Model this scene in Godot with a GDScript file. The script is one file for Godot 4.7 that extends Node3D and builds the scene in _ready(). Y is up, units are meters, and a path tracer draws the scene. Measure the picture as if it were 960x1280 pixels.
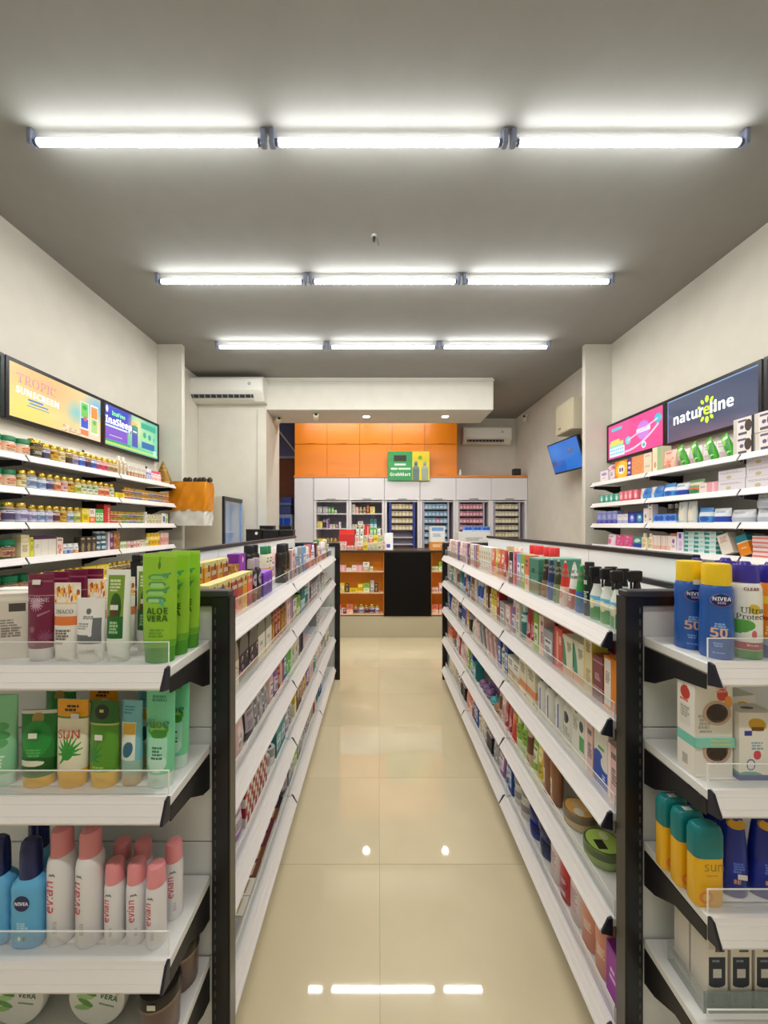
extends Node3D
# A small pharmacy: two gondola racks with an aisle, shelved walls, a counter and cabinets at the back.
# x right, y up, depth into the shop is -z. Data tables give depth as positive metres from the camera.

const CEIL := 3.5
const WL := -2.40
const WR := 2.53
const BACK := 7.12
const FRONT := -2.6

var rng := RandomNumberGenerator.new()
var mats := {}
var meshes := {}
var atlas: Image
var atlas_mat: StandardMaterial3D
var atlas_shine: StandardMaterial3D
var tiles := {}
const TPX := 128
const TN := 16
var labels := {}
var ordinals := {}
var font_bold: SystemFont
var font_reg: SystemFont
var font_serif: SystemFont
const ORD := ["first", "second", "third", "fourth", "fifth", "sixth", "seventh", "eighth", "ninth", "tenth", "eleventh", "twelfth", "thirteenth", "fourteenth", "fifteenth", "sixteenth", "seventeenth", "eighteenth", "nineteenth", "twentieth", "twenty-first", "twenty-second", "twenty-third", "twenty-fourth", "twenty-fifth", "twenty-sixth", "twenty-seventh", "twenty-eighth", "twenty-ninth", "thirtieth"]

func _ready() -> void:
	rng.seed = 7
	setup_view()
	setup_tools()
	build_room()
	build_lamps()
	build_racks()
	build_wall_shelving()
	build_light_boxes()
	build_back()
	build_fittings()
	build_end_display_goods()
	build_gondola_goods()
	build_wall_goods()
	build_back_goods()
	finish()

func setup_view() -> void:
	var cam := Camera3D.new()
	cam.name = "camera"
	cam.projection = Camera3D.PROJECTION_FRUSTUM
	cam.near = 0.05
	cam.far = 60.0
	cam.size = 0.05 * 1280.0 / 484.0
	cam.frustum_offset = Vector2(7.0, 17.0) / 484.0 * 0.05
	cam.position = Vector3(0, 1.53, 0)
	add_child(cam)
	cam.current = true
	var env := Environment.new()
	env.background_mode = Environment.BG_COLOR
	env.background_color = Color(0.02, 0.025, 0.03)
	env.tonemap_mode = Environment.TONE_MAPPER_LINEAR
	env.tonemap_exposure = EXPOSURE
	env.sdfgi_enabled = true
	env.ssao_enabled = true
	env.ssil_enabled = true
	var we := WorldEnvironment.new()
	we.name = "world"
	we.environment = env
	add_child(we)

const EXPOSURE := 1.0
const TUBE_ENERGY := 1.02
const TUBE_GLOW := 25.0

# ------------------------------------------------------------------ materials
func mat(hex: String, rough := 0.5, metal := 0.0, spec := 0.5) -> StandardMaterial3D:
	var key := "%s|%.2f|%.2f|%.2f" % [hex, rough, metal, spec]
	if not mats.has(key):
		var m := StandardMaterial3D.new()
		m.albedo_color = Color(hex)
		m.roughness = rough
		m.metallic = metal
		m.metallic_specular = spec
		mats[key] = m
	return mats[key]

func clear_mat(hex: String, alpha: float) -> StandardMaterial3D:
	var key := "clear%s%.2f" % [hex, alpha]
	if not mats.has(key):
		var m := StandardMaterial3D.new()
		m.transparency = BaseMaterial3D.TRANSPARENCY_ALPHA
		m.albedo_color = Color(Color(hex), alpha)
		m.roughness = 0.05
		mats[key] = m
	return mats[key]

func glow(hex: String, energy: float) -> StandardMaterial3D:
	var key := "glow%s%.2f" % [hex, energy]
	if not mats.has(key):
		var m := StandardMaterial3D.new()
		m.albedo_color = Color(hex)
		m.emission_enabled = true
		m.emission = Color(hex)
		m.emission_energy_multiplier = energy
		m.roughness = 0.3
		mats[key] = m
	return mats[key]

func noise_tex(freq: float, lo: Color, hi: Color, size := 512, octaves := 4) -> NoiseTexture2D:
	var n := FastNoiseLite.new()
	n.noise_type = FastNoiseLite.TYPE_SIMPLEX_SMOOTH
	n.frequency = freq
	n.fractal_octaves = octaves
	n.seed = 11
	var t := NoiseTexture2D.new()
	t.width = size
	t.height = size
	t.seamless = true
	t.noise = n
	var g := Gradient.new()
	g.set_color(0, lo)
	g.set_color(1, hi)
	t.color_ramp = g
	return t

func paint(hex: String, rough: float, vary: float, scale := 0.6) -> StandardMaterial3D:
	var m := StandardMaterial3D.new()
	var c := Color(hex)
	m.albedo_texture = noise_tex(0.012, c.darkened(vary), c.lightened(vary * 0.4))
	m.roughness = rough
	m.uv1_triplanar = true
	m.uv1_world_triplanar = true
	m.uv1_scale = Vector3.ONE * scale
	return m

# ------------------------------------------------------------------ meshes
func quad(st: SurfaceTool, a: Vector3, b: Vector3, c: Vector3, d: Vector3, uv := Rect2(0, 0, 1, 1)) -> void:
	var n := (c - a).cross(b - a).normalized()
	var ps := [a, b, c, d]
	var us := [Vector2(uv.position.x, uv.end.y), Vector2(uv.end.x, uv.end.y), Vector2(uv.end.x, uv.position.y), uv.position]
	# seen from the side the normal points to, a b c d run counter-clockwise; Godot's front is clockwise
	n = -n
	for i in [0, 2, 1, 0, 3, 2]:
		st.set_normal(n)
		st.set_uv(us[i])
		st.add_vertex(ps[i])

func tri(st: SurfaceTool, a: Vector3, b: Vector3, c: Vector3) -> void:
	var n := (b - a).cross(c - a).normalized()
	for p in [a, c, b]:
		st.set_normal(n)
		st.set_uv(Vector2(0.5, 0.5))
		st.add_vertex(p)

func box_into(st: SurfaceTool, lo: Vector3, hi: Vector3, uv := Rect2(0, 0, 1, 1)) -> void:
	var a := lo
	var b := hi
	var side := Rect2(uv.position.x + uv.size.x * 0.02, uv.position.y, uv.size.x * 0.05, uv.size.y)
	var cap := Rect2(uv.position.x + uv.size.x * 0.02, uv.position.y + uv.size.y * 0.01, uv.size.x * 0.05, uv.size.y * 0.03)
	quad(st, Vector3(a.x, a.y, b.z), Vector3(b.x, a.y, b.z), Vector3(b.x, b.y, b.z), Vector3(a.x, b.y, b.z), uv)
	quad(st, Vector3(b.x, a.y, a.z), Vector3(a.x, a.y, a.z), Vector3(a.x, b.y, a.z), Vector3(b.x, b.y, a.z), uv)
	quad(st, Vector3(b.x, a.y, b.z), Vector3(b.x, a.y, a.z), Vector3(b.x, b.y, a.z), Vector3(b.x, b.y, b.z), side)
	quad(st, Vector3(a.x, a.y, a.z), Vector3(a.x, a.y, b.z), Vector3(a.x, b.y, b.z), Vector3(a.x, b.y, a.z), side)
	quad(st, Vector3(a.x, b.y, b.z), Vector3(b.x, b.y, b.z), Vector3(b.x, b.y, a.z), Vector3(a.x, b.y, a.z), cap)
	quad(st, Vector3(a.x, a.y, a.z), Vector3(b.x, a.y, a.z), Vector3(b.x, a.y, b.z), Vector3(a.x, a.y, b.z), cap)

func begin() -> SurfaceTool:
	var st := SurfaceTool.new()
	st.begin(Mesh.PRIMITIVE_TRIANGLES)
	return st

# a box standing on its base centre, with the print tile on front and back
func carton_mesh(w: float, h: float, d: float, tile := "") -> Mesh:
	var key := "carton%.4f,%.4f,%.4f,%s" % [w, h, d, tile]
	if not meshes.has(key):
		var st := begin()
		box_into(st, Vector3(-w / 2, 0, -d / 2), Vector3(w / 2, h, d / 2), tile_rect(tile))
		meshes[key] = st.commit()
	return meshes[key]

# a box between two corners, edges chamfered by c
func slab(lo: Vector3, hi: Vector3, c := 0.0) -> Mesh:
	var key := "slab%s%s%.4f" % [lo, hi, c]
	if meshes.has(key):
		return meshes[key]
	var st := begin()
	if c <= 0.0:
		box_into(st, lo, hi)
	else:
		var s := (hi - lo) / 2.0
		var m := (hi + lo) / 2.0
		var i := s - Vector3.ONE * c
		for ax in 3:
			var u := (ax + 1) % 3
			var v := (ax + 2) % 3
			for g in [-1.0, 1.0]:
				var p := []
				for q in [[-1, -1], [1, -1], [1, 1], [-1, 1]]:
					var t := Vector3()
					t[ax] = g * s[ax]
					t[u] = q[0] * i[u]
					t[v] = q[1] * i[v]
					p.append(m + t)
				if g > 0:
					quad(st, p[0], p[1], p[2], p[3])
				else:
					quad(st, p[3], p[2], p[1], p[0])
			for gu in [-1.0, 1.0]:
				for gv in [-1.0, 1.0]:
					var e := []
					for q in [[0, -1], [0, 1], [1, 1], [1, -1]]:
						var t := Vector3()
						t[ax] = q[1] * i[ax]
						t[u] = gu * (s[u] if q[0] == 0 else i[u])
						t[v] = gv * (i[v] if q[0] == 0 else s[v])
						e.append(m + t)
					if gu * gv < 0:
						quad(st, e[0], e[1], e[2], e[3])
					else:
						quad(st, e[3], e[2], e[1], e[0])
		for gx in [-1.0, 1.0]:
			for gy in [-1.0, 1.0]:
				for gz in [-1.0, 1.0]:
					var a := m + Vector3(gx * s.x, gy * i.y, gz * i.z)
					var b := m + Vector3(gx * i.x, gy * s.y, gz * i.z)
					var d := m + Vector3(gx * i.x, gy * i.y, gz * s.z)
					if gx * gy * gz > 0:
						tri(st, a, b, d)
					else:
						tri(st, a, d, b)
	meshes[key] = st.commit()
	return meshes[key]

# polygon in (x, y), counter-clockwise, extruded along z from z0 to z1
func extrude(poly: PackedVector2Array, z0: float, z1: float) -> Mesh:
	var key := "ext%s%.4f,%.4f" % [poly, z0, z1]
	if meshes.has(key):
		return meshes[key]
	if Geometry2D.is_polygon_clockwise(poly):
		poly.reverse()
	var st := begin()
	var n := poly.size()
	for i in n:
		var a := poly[i]
		var b := poly[(i + 1) % n]
		quad(st, Vector3(a.x, a.y, z1), Vector3(a.x, a.y, z0), Vector3(b.x, b.y, z0), Vector3(b.x, b.y, z1))
	var ix := Geometry2D.triangulate_polygon(poly)
	for i in range(0, ix.size(), 3):
		var a := poly[ix[i]]
		var b := poly[ix[i + 1]]
		var c := poly[ix[i + 2]]
		if (b - a).cross(c - a) < 0:
			var t := b
			b = c
			c = t
		tri(st, Vector3(a.x, a.y, z1), Vector3(b.x, b.y, z1), Vector3(c.x, c.y, z1))
		tri(st, Vector3(a.x, a.y, z0), Vector3(c.x, c.y, z0), Vector3(b.x, b.y, z0))
	meshes[key] = st.commit()
	return meshes[key]

# stacked cross-sections [y, half width, half depth, squareness]; the print tile is seen on front and back
func loft(secs: Array, seg := 18, tile := "", capped := true) -> Mesh:
	var key := "loft%s%d%s%s" % [secs, seg, tile, capped]
	if meshes.has(key):
		return meshes[key]
	var r := tile_rect(tile)
	var rings := []
	var amax := 0.0001
	for s in secs:
		amax = maxf(amax, s[1])
	var y0: float = secs[0][0]
	var y1: float = secs[-1][0]
	for s in secs:
		var n: float = s[3] if s.size() > 3 else 2.0
		var ring := PackedVector3Array()
		for j in seg:
			var t := TAU * (j + 0.5) / seg
			var c := cos(t)
			var q := sin(t)
			ring.append(Vector3(s[1] * signf(c) * absf(c) ** (2.0 / n), s[0], s[2] * signf(q) * absf(q) ** (2.0 / n)))
		rings.append(ring)
	var slopes := []
	for i in secs.size() - 1:
		slopes.append(Vector2((secs[i + 1][1] + secs[i + 1][2] - secs[i][1] - secs[i][2]) / 2.0, secs[i + 1][0] - secs[i][0]).normalized())
	var st := begin()
	for i in secs.size() - 1:
		var sl: Vector2 = slopes[i]
		var lo_s := sl
		var hi_s := sl
		if i > 0 and sl.dot(slopes[i - 1]) > 0.7:
			lo_s = (sl + slopes[i - 1]).normalized()
		if i < slopes.size() - 1 and sl.dot(slopes[i + 1]) > 0.7:
			hi_s = (sl + slopes[i + 1]).normalized()
		for j in seg:
			var k := (j + 1) % seg
			var ps := [rings[i][j], rings[i][k], rings[i + 1][k], rings[i + 1][j]]
			var ns := []
			for e in 4:
				var jj: int = j if e == 0 or e == 3 else k
				var ii := i if e < 2 else i + 1
				var ring: PackedVector3Array = rings[ii] if secs[ii][1] + secs[ii][2] > 0.002 else rings[i if ii != i else i + 1]
				var tang := ring[(jj + 1) % seg] - ring[(jj + seg - 1) % seg]
				var out := Vector3(tang.z, 0, -tang.x).normalized()
				var s2: Vector2 = lo_s if e < 2 else hi_s
				ns.append((out * s2.y - Vector3.UP * s2.x).normalized())
			for e in [0, 1, 2, 0, 2, 3]:
				var p: Vector3 = ps[e]
				var mid: Vector3 = (ps[0] + ps[1] + ps[2] + ps[3]) / 4.0
				var u := 0.5 + 0.5 * p.x / amax
				if mid.z < 0:
					u = 1.0 - u
				st.set_normal(ns[e])
				st.set_uv(r.position + Vector2(u, 1.0 - (p.y - y0) / maxf(y1 - y0, 0.0001)) * r.size)
				st.add_vertex(p)
	if capped:
		for end in 2:
			var ring: PackedVector3Array = rings[0] if end == 0 else rings[-1]
			var c := Vector3(0, secs[0][0] if end == 0 else secs[-1][0], 0)
			for j in seg:
				var a := ring[j]
				var b := ring[(j + 1) % seg]
				for p in ([c, a, b] if end == 1 else [c, b, a]):
					st.set_normal(Vector3.UP if end == 1 else Vector3.DOWN)
					st.set_uv(r.position + Vector2(0.5 + 0.5 * p.x / amax, 0.5 - 0.5 * p.z / amax) * r.size)
					st.add_vertex(p)
	meshes[key] = st.commit()
	return meshes[key]

# ------------------------------------------------------------------ nodes
func mi(parent: Node, called: String, mesh: Mesh, m: Material, at := Vector3.ZERO, turn := Vector3.ZERO) -> MeshInstance3D:
	var o := MeshInstance3D.new()
	o.name = called
	o.mesh = mesh
	o.material_override = m
	o.position = at
	o.rotation_degrees = turn
	parent.add_child(o, true)
	return o

func node(parent: Node, called: String, at := Vector3.ZERO, turn := Vector3.ZERO) -> Node3D:
	var o := Node3D.new()
	o.name = called
	o.position = at
	o.rotation_degrees = turn
	parent.add_child(o, true)
	return o

func tag(o: Node, label: String, category: String, group := "") -> void:
	o.set_meta("label", label)
	o.set_meta("category", category)
	if group:
		o.set_meta("group", group)
	if labels.has(label):
		print("SAME LABEL: ", label)
	labels[label] = true
	var words := label.split(" ", false).size()
	if words > 16 or words < 4:
		print("WORDS %d: %s" % [words, label])

func thing(called: String, label: String, category: String, at := Vector3.ZERO, turn := 0.0, group := "") -> Node3D:
	var o := node(self, called, at, Vector3(0, turn, 0))
	tag(o, label, category, group)
	return o

func structure(o: Node) -> Node:
	o.set_meta("kind", "structure")
	return o

# flat lettering; bend holds the half width and half depth of the oval that it wraps
func text(parent: Node, words: String, size: float, at: Vector3, m: Material, font: Font = null, turn := Vector3.ZERO, bend := Vector2.ZERO, called := "lettering") -> MeshInstance3D:
	var tm := TextMesh.new()
	tm.text = words
	tm.font = font if font else font_bold
	tm.font_size = 48
	tm.pixel_size = size / 48.0
	tm.depth = 0.0004
	tm.curve_step = 3.0
	var mesh: Mesh = tm
	if bend != Vector2.ZERO:
		var am := ArrayMesh.new()
		var ar := tm.get_mesh_arrays()
		var vs: PackedVector3Array = ar[Mesh.ARRAY_VERTEX]
		var spin := deg_to_rad(turn.z)
		for i in vs.size():
			var v := vs[i]
			var w := Vector2(v.x, v.y).rotated(spin) + Vector2(at.x, at.y)
			var k := clampf(w.x / bend.x, -0.98, 0.98)
			vs[i] = Vector3(w.x, w.y, bend.y * sqrt(1.0 - k * k) + 0.0006 + v.z)
		ar[Mesh.ARRAY_VERTEX] = vs
		am.add_surface_from_arrays(Mesh.PRIMITIVE_TRIANGLES, ar)
		return mi(parent, called, am, m)
	return mi(parent, called, mesh, m, at, turn)

# ------------------------------------------------------------------ printed matter
func setup_tools() -> void:
	atlas = Image.create(TPX * TN, TPX * TN, false, Image.FORMAT_RGB8)
	atlas.fill(Color.WHITE)
	atlas_mat = StandardMaterial3D.new()
	atlas_mat.roughness = 0.5
	atlas_shine = StandardMaterial3D.new()
	atlas_shine.roughness = 0.28
	font_bold = SystemFont.new()
	font_bold.font_names = PackedStringArray(["Droid Sans"])
	font_bold.font_weight = 700
	font_reg = SystemFont.new()
	font_reg.font_names = PackedStringArray(["Droid Sans"])
	font_serif = SystemFont.new()
	font_serif.font_names = PackedStringArray(["Droid Serif"])

func finish() -> void:
	var t := ImageTexture.create_from_image(atlas)
	atlas_mat.albedo_texture = t
	atlas_shine.albedo_texture = t
	print("tiles used: ", tiles.size(), " labels: ", labels.size())

func tile_rect(design: String) -> Rect2:
	if design == "":
		return Rect2(0, 0, 1, 1)
	if not tiles.has(design):
		var i := tiles.size()
		if i >= TN * TN:
			print("TOO MANY TILES")
			i = TN * TN - 1
		tiles[design] = i
		draw_tile(design, (i % TN) * TPX, (i / TN) * TPX)
	var k: int = tiles[design]
	return Rect2((k % TN * TPX + 1.0) / (TPX * TN), (k / TN * TPX + 1.0) / (TPX * TN), (TPX - 2.0) / (TPX * TN), (TPX - 2.0) / (TPX * TN))

func px_rect(im: Image, ox: int, oy: int, x: float, y: float, w: float, h: float, c: Color) -> void:
	var s := TPX / 100.0
	var x0 := clampi(int(x * s), 0, TPX)
	var y0 := clampi(int(y * s), 0, TPX)
	var x1 := clampi(int(ceil((x + w) * s)), 0, TPX)
	var y1 := clampi(int(ceil((y + h) * s)), 0, TPX)
	if x1 > x0 and y1 > y0:
		im.fill_rect(Rect2i(ox + x0, oy + y0, x1 - x0, y1 - y0), c)

func px_oval(im: Image, ox: int, oy: int, cx: float, cy: float, rx: float, ry: float, c: Color, slant := 0.0) -> void:
	var y := -ry
	while y <= ry:
		var hw := rx * sqrt(maxf(0.0, 1.0 - y * y / (ry * ry)))
		px_rect(im, ox, oy, cx - hw + slant * y, cy + y, hw * 2, 0.9, c)
		y += 0.8

func px_lines(im: Image, ox: int, oy: int, x: float, y: float, w: float, n: int, c: Color, h := 3.0) -> void:
	for i in n:
		var at := x + (rng.randf() * 0.15 * w)
		var stop := x + w - rng.randf() * 0.3 * w
		while at < stop:
			var ww := minf(4.0 + rng.randf() * 12.0, stop - at)
			px_rect(im, ox, oy, at, y + i * h * 2.0, ww, h, c)
			at += ww + 2.5

func draw_tile(design: String, ox: int, oy: int) -> void:
	var im := atlas
	if design.begins_with("!"):
		for op in design.substr(1).split(";", false):
			var a := op.strip_edges().split(" ", false)
			match a[0]:
				"b": px_rect(im, ox, oy, 0, 0, 100, 100, Color(a[1]))
				"r": px_rect(im, ox, oy, float(a[1]), float(a[2]), float(a[3]), float(a[4]), Color(a[5]))
				"c": px_oval(im, ox, oy, float(a[1]), float(a[2]), float(a[3]), float(a[4]), Color(a[5]), float(a[6]) if a.size() > 6 else 0.0)
				"t": px_lines(im, ox, oy, float(a[1]), float(a[2]), float(a[3]), int(a[4]), Color(a[5]), float(a[6]) if a.size() > 6 else 2.0)
				"l":                                    # a leaf-shaped stroke from base to tip
					var p0 := Vector2(float(a[1]), float(a[2]))
					var p1 := Vector2(float(a[3]), float(a[4]))
					for k in 25:
						var f := k / 24.0
						var p := p0.lerp(p1, f)
						var w := float(a[5]) * (1.0 - f) * 0.5 + 0.5
						px_rect(im, ox, oy, p.x - w, p.y - w * 0.5, w * 2.0, w, Color(a[6]))
				"n":
					for k in int(a[5]):
						px_oval(im, ox, oy, float(a[1]) + rng.randf() * float(a[3]), float(a[2]) + rng.randf() * float(a[4]), 1.5 + rng.randf() * 4, 1.5 + rng.randf() * 4, Color(a[6 + k % (a.size() - 6)]))
		return
	var p := design.split("#")
	var bg := Color("#" + p[1])
	var ac := Color("#" + p[2]) if p.size() > 2 else bg.darkened(0.3)
	var tx := Color("#" + p[3]) if p.size() > 3 else Color("#444444")
	px_rect(im, ox, oy, 0, 0, 100, 100, bg)
	match p[0]:
		"A":
			px_rect(im, ox, oy, 0, 10, 100, 24, ac)
			px_lines(im, ox, oy, 14, 17, 70, 1, bg, 8)
			px_lines(im, ox, oy, 14, 46, 72, 5, tx)
			px_rect(im, ox, oy, 0, 92, 100, 4, ac)
		"B":
			px_oval(im, ox, oy, 50, 34, 32, 18, ac)
			px_lines(im, ox, oy, 26, 30, 48, 1, bg, 6)
			px_lines(im, ox, oy, 16, 60, 68, 5, tx)
		"C":
			px_lines(im, ox, oy, 14, 14, 72, 2, tx, 6)
			px_rect(im, ox, oy, 0, 55, 100, 45, ac)
			px_lines(im, ox, oy, 20, 66, 60, 3, bg, 3)
		"D":
			px_rect(im, ox, oy, 10, 0, 20, 100, ac)
			px_lines(im, ox, oy, 38, 14, 55, 1, tx, 9)
			px_lines(im, ox, oy, 38, 40, 55, 6, tx, 2.5)
		"E":
			px_lines(im, ox, oy, 14, 10, 72, 1, tx, 9)
			for k in 26:
				px_oval(im, ox, oy, 18 + rng.randf() * 64, 42 + rng.randf() * 44, 3 + rng.randf() * 7, 3 + rng.randf() * 7, ac.lerp(tx if k % 3 == 0 else bg, rng.randf() * 0.6))
		"F":
			px_rect(im, ox, oy, 12, 28, 76, 50, ac)
			px_lines(im, ox, oy, 18, 34, 62, 1, tx, 7)
			px_lines(im, ox, oy, 18, 54, 62, 4, tx, 2.5)
		"G":
			for k in 5:
				px_rect(im, ox, oy, 0, 8 + k * 19, 100, 9, ac)
			px_rect(im, ox, oy, 22, 34, 56, 26, bg)
			px_lines(im, ox, oy, 27, 39, 46, 2, tx, 4)
		"H":
			for k in 60:
				px_oval(im, ox, oy, rng.randf() * 100, rng.randf() * 100, 2 + rng.randf() * 5, 2 + rng.randf() * 5, ac if k % 2 else tx)
		"K":
			for k in 4:
				for q in 5:
					if (k + q) % 2:
						px_rect(im, ox, oy, k * 25, q * 20, 25, 20, ac)

# ------------------------------------------------------------------ the room
func build_room() -> void:
	var wall := paint("#dcd8cb", 0.75, 0.03)
	var ceilm := paint("#989791", 0.85, 0.02)
	var t := 0.15
	var fl := structure(mi(self, "floor", slab(Vector3(WL - t, -0.2, -BACK - t), Vector3(WR + t, -0.002, -FRONT + t)), mat("#b0a588", 0.8)))
	var tile_mats := []
	for k in 4:
		var m := StandardMaterial3D.new()
		var c := Color(["#d9cba8", "#d7c9a6", "#dbcdab", "#d8cba9"][k])
		m.albedo_texture = noise_tex(0.006 + 0.002 * k, c.darkened(0.035), c.lightened(0.03), 256)
		m.roughness = 0.03
		m.metallic_specular = 0.55
		m.uv1_triplanar = true
		m.uv1_world_triplanar = true
		m.uv1_scale = Vector3.ONE * 0.7
		tile_mats.append(m)
	var tile_mesh := slab(Vector3(-0.5993, -0.02, -0.2994), Vector3(0.5993, 0.0, 0.2994), 0.0006)
	for ix in range(-2, 2):
		for iz in range(-4, 12):
			var x := 0.005 + 1.2 * ix + 0.6
			var z := -(1.75 + 0.6 * (iz - 1) + 0.3) + 0.6
			if z > 2.3:
				continue
			mi(fl, "floor_tile", tile_mesh, tile_mats[(ix * 7 + iz * 3 + 40) % 4], Vector3(x, 0, z))
	structure(mi(self, "ceiling", slab(Vector3(WL - t, CEIL, -BACK - t), Vector3(WR + t, CEIL + 0.2, -FRONT + t)), ceilm))
	structure(mi(self, "wall_left", slab(Vector3(WL - t, 0, -BACK - t), Vector3(WL, CEIL, -FRONT + t)), wall))
	structure(mi(self, "wall_right", slab(Vector3(WR, 0, -BACK - t), Vector3(WR + t, CEIL, -FRONT + t)), wall))
	structure(mi(self, "wall_back", slab(Vector3(WL, 0, -BACK - t), Vector3(WR, CEIL, -BACK)), wall))
	structure(mi(self, "wall_front", slab(Vector3(WL, 0, -FRONT), Vector3(WR, CEIL, -FRONT + t)), wall))
	# pillars at the ends of the shelving, cross wall with the opening to the dispensary, bulkhead over it
	structure(mi(self, "wall_left_pillar", slab(Vector3(WL, 0, -4.26), Vector3(-2.13, CEIL, -4.2), 0.004), wall))
	structure(mi(self, "wall_right_pillar", slab(Vector3(2.24, 0, -4.26), Vector3(WR, CEIL, -4.2), 0.004), wall))
	structure(mi(self, "wall_middle", slab(Vector3(WL, 0, -5.82), Vector3(-1.49, CEIL, -5.15), 0.004), wall))
	structure(mi(self, "trim_1", slab(Vector3(-1.60, 0, -5.15), Vector3(-1.485, 3.07, -5.125), 0.003), wall))
	var bulk := structure(mi(self, "ceiling_bulkhead", slab(Vector3(-1.49, 3.07, -5.82), Vector3(1.53, CEIL, -5.15), 0.004), wall))
	mi(bulk, "edge_strip", slab(Vector3(-1.49, 3.45, -5.15), Vector3(1.54, 3.47, -5.135)), wall)

func build_lamps() -> void:
	var white := mat("#dfe1e4", 0.35)
	var grey := mat("#8e96ad", 0.3, 0.4)
	var dark := mat("#565f78", 0.4)
	var tube := glow("#fbfdff", TUBE_GLOW)
	var rows := [[1.93, "nearest row"], [3.03, "middle row"], [4.14, "farthest row"], [-0.4, "row above the entrance"], [6.0, "row over the dispensary"]]
	for r in rows:
		for k in (2 if r[0] > 5.5 else 3):
			var x: float = 0.05 + (k - 1) * 1.2 + (0.35 if r[0] > 5.5 else 0.0)
			var o := thing("tube_lamp", "white fluorescent tube lamp, %s on the ceiling, %s" % [["left one", "middle one" if r[0] < 5.5 else "right one", "right one"][k], r[1]], "lamp", Vector3(x, CEIL, -r[0]), 0, "ceiling tube lamps")
			mi(o, "batten", slab(Vector3(-0.565, -0.046, -0.009), Vector3(0.565, -0.040, 0.009), 0.002), mat("#9aa0ae", 0.35))
			for s in [-1, 1]:
				var h := mi(o, "lamp_holder", slab(Vector3(-0.014, -0.082, -0.019), Vector3(0.014, -0.0005, 0.019), 0.005), grey, Vector3(s * 0.578, 0, 0))
				mi(h, "contact_cap", loft([[-0.008, 0.0155, 0.0155], [0.008, 0.0155, 0.0155]], 14), dark, Vector3(-s * 0.022, -0.062, 0), Vector3(0, 0, 90))
			var tb := mi(o, "tube", loft([[-0.548, 0.011, 0.011], [-0.542, 0.0165, 0.0165], [0.542, 0.0165, 0.0165], [0.548, 0.011, 0.011]], 18), tube, Vector3(0, -0.062, 0), Vector3(0, 0, 90))
			tb.cast_shadow = GeometryInstance3D.SHADOW_CASTING_SETTING_ON
			var l := AreaLight3D.new()
			l.name = "tube_light"
			l.area_size = Vector2(1.08, 0.03)
			l.light_energy = TUBE_ENERGY * (0.5 if r[0] > 5.5 else 1.0)
			l.light_color = Color("#fffbf4")
			l.area_range = 14.0
			l.shadow_enabled = true
			l.position = Vector3(0, -0.082, 0)
			l.rotation_degrees = Vector3(-90, 0, 0)
			o.add_child(l)
	for p in [[-0.17, 5.45, "left"], [0.94, 5.45, "right"]]:
		var o := thing("downlight", "small round recessed downlight under the bulkhead, %s one" % p[2], "lamp", Vector3(p[0], 3.07, -p[1]), 0, "recessed downlights")
		mi(o, "trim_ring", loft([[-0.006, 0.052, 0.052], [-0.001, 0.06, 0.06]], 24), white)
		mi(o, "lens", loft([[-0.01, 0.044, 0.044], [-0.005, 0.046, 0.046]], 24), glow("#fffdf6", 14.0))
		var l := SpotLight3D.new()
		l.name = "downlight_beam"
		l.light_energy = 0.9
		l.light_size = 0.04
		l.spot_angle = 62
		l.spot_range = 8
		l.light_color = Color("#fff4e0")
		l.shadow_enabled = true
		l.position = Vector3(0, -0.02, 0)
		l.rotation_degrees = Vector3(-90, 0, 0)
		o.add_child(l)

# ------------------------------------------------------------------ shelving
const R_LEVELS := [1.235, 0.995, 0.74, 0.45, 0.16]
const BAYS := [1.06, 1.96, 2.86, 3.76]

# price rail profile, x outwards from the shelf edge, y from the shelf surface
func rail_poly(k := 1.0) -> PackedVector2Array:
	return PackedVector2Array([Vector2(0, 0.008) * k, Vector2(0.008, 0.008) * k, Vector2(0.012, 0.0) * k, Vector2(0.0159, -0.006) * k, Vector2(0.0155, -0.0078) * k, Vector2(0.0172, -0.008) * k, Vector2(0.0302, -0.028) * k, Vector2(0.0298, -0.0298) * k, Vector2(0.0315, -0.03) * k, Vector2(0.038, -0.04) * k, Vector2(0.036, -0.046) * k, Vector2(0.03, -0.046) * k, Vector2(0.004, -0.012) * k, Vector2(0, -0.012) * k])

func bracket_poly(depth: float) -> PackedVector2Array:
	return PackedVector2Array([Vector2(0, -0.004), Vector2(depth, -0.004), Vector2(depth, -0.035), Vector2(depth * 0.55, -0.045), Vector2(depth * 0.2, -0.085), Vector2(0, -0.095)])

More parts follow.
